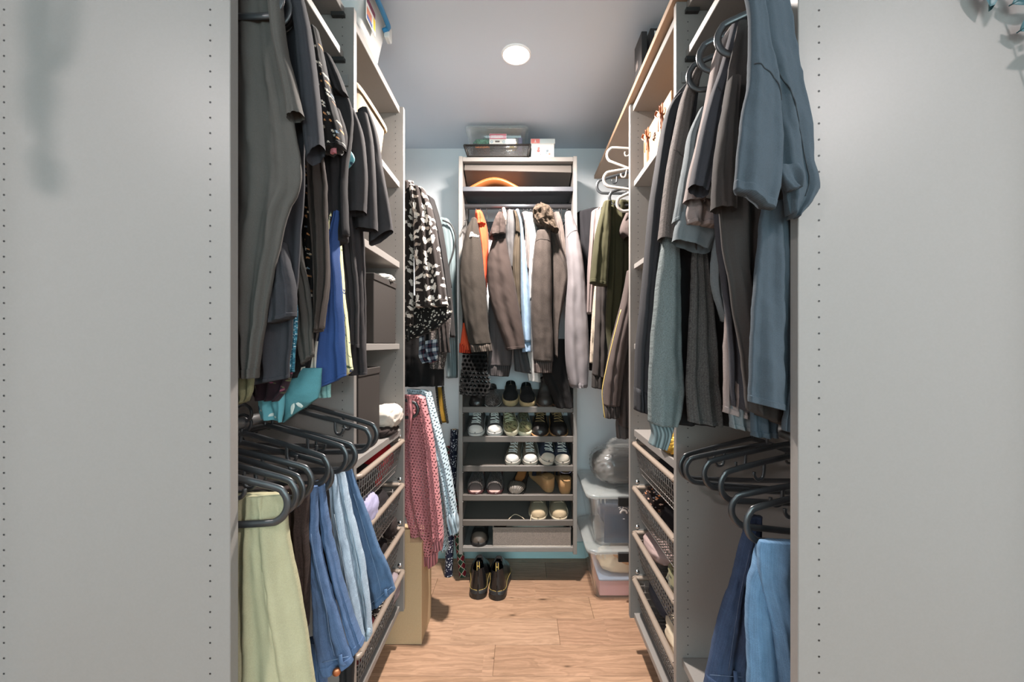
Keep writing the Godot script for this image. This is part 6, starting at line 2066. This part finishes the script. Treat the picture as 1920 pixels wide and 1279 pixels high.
func basket_contents():
	var g := "clothes lying in the wire baskets"
	# side, name, label, x, y, z, size, colour, kind
	var L := [
		["red_garment", "red garment with dark folds in the highest wire basket under the black box", -0.62, 0.905, -1.735, Vector3(0.055, 0.060, 0.075), c8(166, 34, 40), "knit"],
		["red_scrap", "small bright red cloth in the same basket, amid dark clothes", -0.575, 0.862, -1.60, Vector3(0.018, 0.018, 0.035), c8(204, 40, 44), "knit"],
		["dark_clothes", "dark clothes heaped in the highest basket below the hangers", -0.66, 0.885, -1.50, Vector3(0.095, 0.045, 0.13), c8(44, 38, 37), "knit"],
		["lavender_scarf", "crumpled lavender and white cloth spilling over the second basket", -0.580, 0.795, -1.47, Vector3(0.045, 0.052, 0.075), c8(176, 172, 204), "knit"],
		["dark_socks", "black rolled socks in the second basket, beside the lavender cloth", -0.605, 0.755, -1.61, Vector3(0.060, 0.050, 0.075), c8(40, 36, 37), "knit"],
		["black_stockings", "black stockings at the far end of the second basket", -0.66, 0.700, -1.74, Vector3(0.08, 0.045, 0.06), c8(50, 46, 46), "knit"],
		["black_knitwear", "black knitwear piled in the basket below the lavender cloth", -0.66, 0.525, -1.62, Vector3(0.09, 0.060, 0.15), c8(42, 37, 37), "heather"],
		["dark_sock", "dark sock hanging over a basket end near the pink cardigan", -0.575, 0.600, -1.77, Vector3(0.026, 0.040, 0.034), c8(58, 50, 48), "knit"],
		["mauve_shirt", "mauve-grey shirt bulging out of the lowest basket by the cardboard box", -0.580, 0.330, -1.775, Vector3(0.040, 0.055, 0.045), c8(158, 144, 148), "knit"],
		["wine_red_top", "dark wine-red top in the lowest basket behind the jeans", -0.64, 0.300, -1.50, Vector3(0.07, 0.050, 0.12), c8(92, 36, 42), "knit"],
		["striped_shirt", "black and white patterned shirt in the lowest basket behind the jeans", -0.62, 0.310, -1.66, Vector3(0.06, 0.050, 0.06), c8(255, 255, 255), "small_flowers"],
		["black_shirts", "black shirts in the top basket next to the corner of clear bins", 0.66, 0.890, -1.56, Vector3(0.09, 0.050, 0.20), c8(40, 38, 40), "knit"],
		["flowered_scarf", "dark scarf with rusty and white flowers in the second basket by the bins", 0.585, 0.735, -1.74, Vector3(0.050, 0.042, 0.055), c8(255, 220, 210), "daisies"],
		["black_tights", "black tights in the second basket, behind the flowered scarf", 0.66, 0.695, -1.56, Vector3(0.09, 0.045, 0.16), c8(36, 34, 36), "knit"],
		["teal_sock", "teal sock in the same basket as the flowered scarf", 0.600, 0.735, -1.355, Vector3(0.026, 0.026, 0.034), c8(40, 120, 140), "knit"],
		["mauve_trousers", "folded mauve-grey trousers laid in the third basket", 0.600, 0.550, -1.69, Vector3(0.075, 0.034, 0.115), c8(172, 150, 146), "knit"],
		["camo_trousers", "olive camouflage trousers crumpled in the third basket", 0.595, 0.550, -1.43, Vector3(0.060, 0.058, 0.095), c8(255, 255, 255), "camo"],
		["charcoal_jeans", "charcoal jeans rolled in the lowest basket near the bins", 0.605, 0.335, -1.70, Vector3(0.050, 0.040, 0.10), c8(74, 76, 84), "denim"],
		["black_leggings", "black leggings in the lowest basket behind the charcoal jeans", 0.72, 0.325, -1.58, Vector3(0.06, 0.045, 0.16), c8(40, 38, 40), "knit"],
		["cream_jumper", "cream jumper folded at the near end of the lowest basket", 0.585, 0.345, -1.44, Vector3(0.052, 0.050, 0.10), c8(222, 206, 180), "knit"],
	]
	var i := 0
	for s in L:
		i += 1
		solo(s[0], lump(Vector3(s[2], s[3], s[4]), s[5], 0.14 if s[0] != "mauve_trousers" else 0.06, 1.3, 50.0 + i, 34, 22), fab(s[6], s[7], 7.0), s[1], "clothes", g)

func near_decor():
	# a garland of dark green artificial leaves above the drilled panel, and an ornament hanging on the other side
	var gm := plain("garland_leaf", c8(50, 86, 92), 0.45)
	var t := thing("leaf_garland", "garland of dark green pointed leaves hanging above the drilled panel", "garland", Vector3(0.9, 2.1, -0.66))
	var stem := curve([Vector3(0.74, 2.16, -0.69), P(1848, -70, 0.69), P(1905, -40, 0.685), P(1950, 0, 0.68), P(1990, 90, 0.675), P(2010, 190, 0.68)], 8)
	part("stem", tubes([stem], 0.0022, 6), plain("garland_stem", c8(58, 66, 52), 0.7), t)
	var spots := [[P(1858, -60, 0.69), P(1855, 21, 0.70), 0.017], [P(1945, -18, 0.685), P(1892, 11, 0.70), 0.015], [P(1960, 25, 0.68), P(1906, 62, 0.70), 0.016]]
	# leaves standing further off the panel
	for q in [[1792, -22, 1846, 13, 0.013], [1856, -14, 1848, 50, 0.012], [1872, -8, 1896, 30, 0.008], [1932, 30, 1876, 39, 0.010], [1926, 68, 1873, 77, 0.010], [1918, 82, 1912, 96, 0.006], [1948, 104, 1888, 127, 0.013]]:
		var ends := []
		for k in 2:
			var s := Vector3((q[k * 2] - CX) * 0.715 / F, H + (CY - q[k * 2 + 1]) * 0.715 / F, -0.715)
			ends.append(s.lerp(Vector3(1.5, 2.6, 0.75), 0.042))
		spots.append([ends[0], ends[1], q[4]])
	for s in spots:
		part("leaf", leaf(s[0], s[1] - s[0], s[2]), gm, t)
	var o := thing("hanging_ornament", "beaded wooden ornament on a cord, hanging in the bedroom in front of the drilled panel", "ornament", Vector3(-1.0, 1.8, -0.44))
	var wood := plain("ornament_wood", c8(120, 90, 66), 0.6)
	var cx := -1.012
	var z := -0.45
	part("cord", tubes([curve([Vector3(cx + 0.052, CEIL - 0.001, z), Vector3(cx + 0.050, 2.40, z), Vector3(cx + 0.046, 2.12, z), Vector3(cx + 0.03, 2.055, z), Vector3(cx + 0.006, 2.045, z)], 6)], 0.010, 8), wood, o)
	part("body", lathed([Vector2(0, 2.175), Vector2(0.022, 2.16), Vector2(0.026, 2.12), Vector2(0.024, 2.08), Vector2(0.020, 2.05), Vector2(0.026, 2.01), Vector2(0.020, 1.97), Vector2(0.010, 1.95), Vector2(0, 1.945)], Vector3(cx, 0, z), 20), wood, o)
	part("tail", tubes([curve([Vector3(cx + 0.004, 1.96, z), Vector3(cx + 0.010, 1.935, z), Vector3(cx - 0.004, 1.91, z), Vector3(cx + 0.012, 1.885, z)], 6)], 0.012, 8), wood, o)
	part("bead", lathed([Vector2(0, -0.03), Vector2(0.020, -0.02), Vector2(0.024, 0.0), Vector2(0.018, 0.02), Vector2(0, 0.028)], Vector3(cx + 0.012, 1.89, z), 16), wood, o)
	part("arm", tubes([curve([Vector3(cx + 0.01, 2.17, z), Vector3(cx - 0.03, 2.20, z), Vector3(cx - 0.07, 2.21, z), Vector3(cx - 0.08, 2.25, z)], 6), curve([Vector3(cx + 0.01, 2.17, z), Vector3(cx + 0.02, 2.22, z), Vector3(cx - 0.02, 2.26, z), Vector3(cx - 0.06, 2.28, z)], 6)], 0.013, 8), wood, o)

func leaf(base: Vector3, along_by: Vector3, wide: float) -> ArrayMesh:
	var st := ST()
	st.set_smooth_group(0)
	var ax := along_by.normalized()
	var side := ax.cross(Vector3(0, 0, 1)).normalized()
	var n := 10
	for i in n:
		for s: float in [-1.0, 1.0]:
			var q := []
			for e in [[i, 0.0], [i + 1, 0.0], [i + 1, 1.0], [i, 1.0]]:
				var u := float(e[0]) / n
				var w: float = wide * pow(sin(PI * pow(u, 0.8)), 0.9)
				q.append(base + along_by * u + side * s * w * e[1] + Vector3(0, 0, 0.004 * e[1]))
			quad(st, q[0], q[1], q[2], q[3], Vector3(0, 0, 1))
	tube(st, PackedVector3Array([base, base + along_by * 0.5, base + along_by]), 0.0012, 5)
	return done(st)
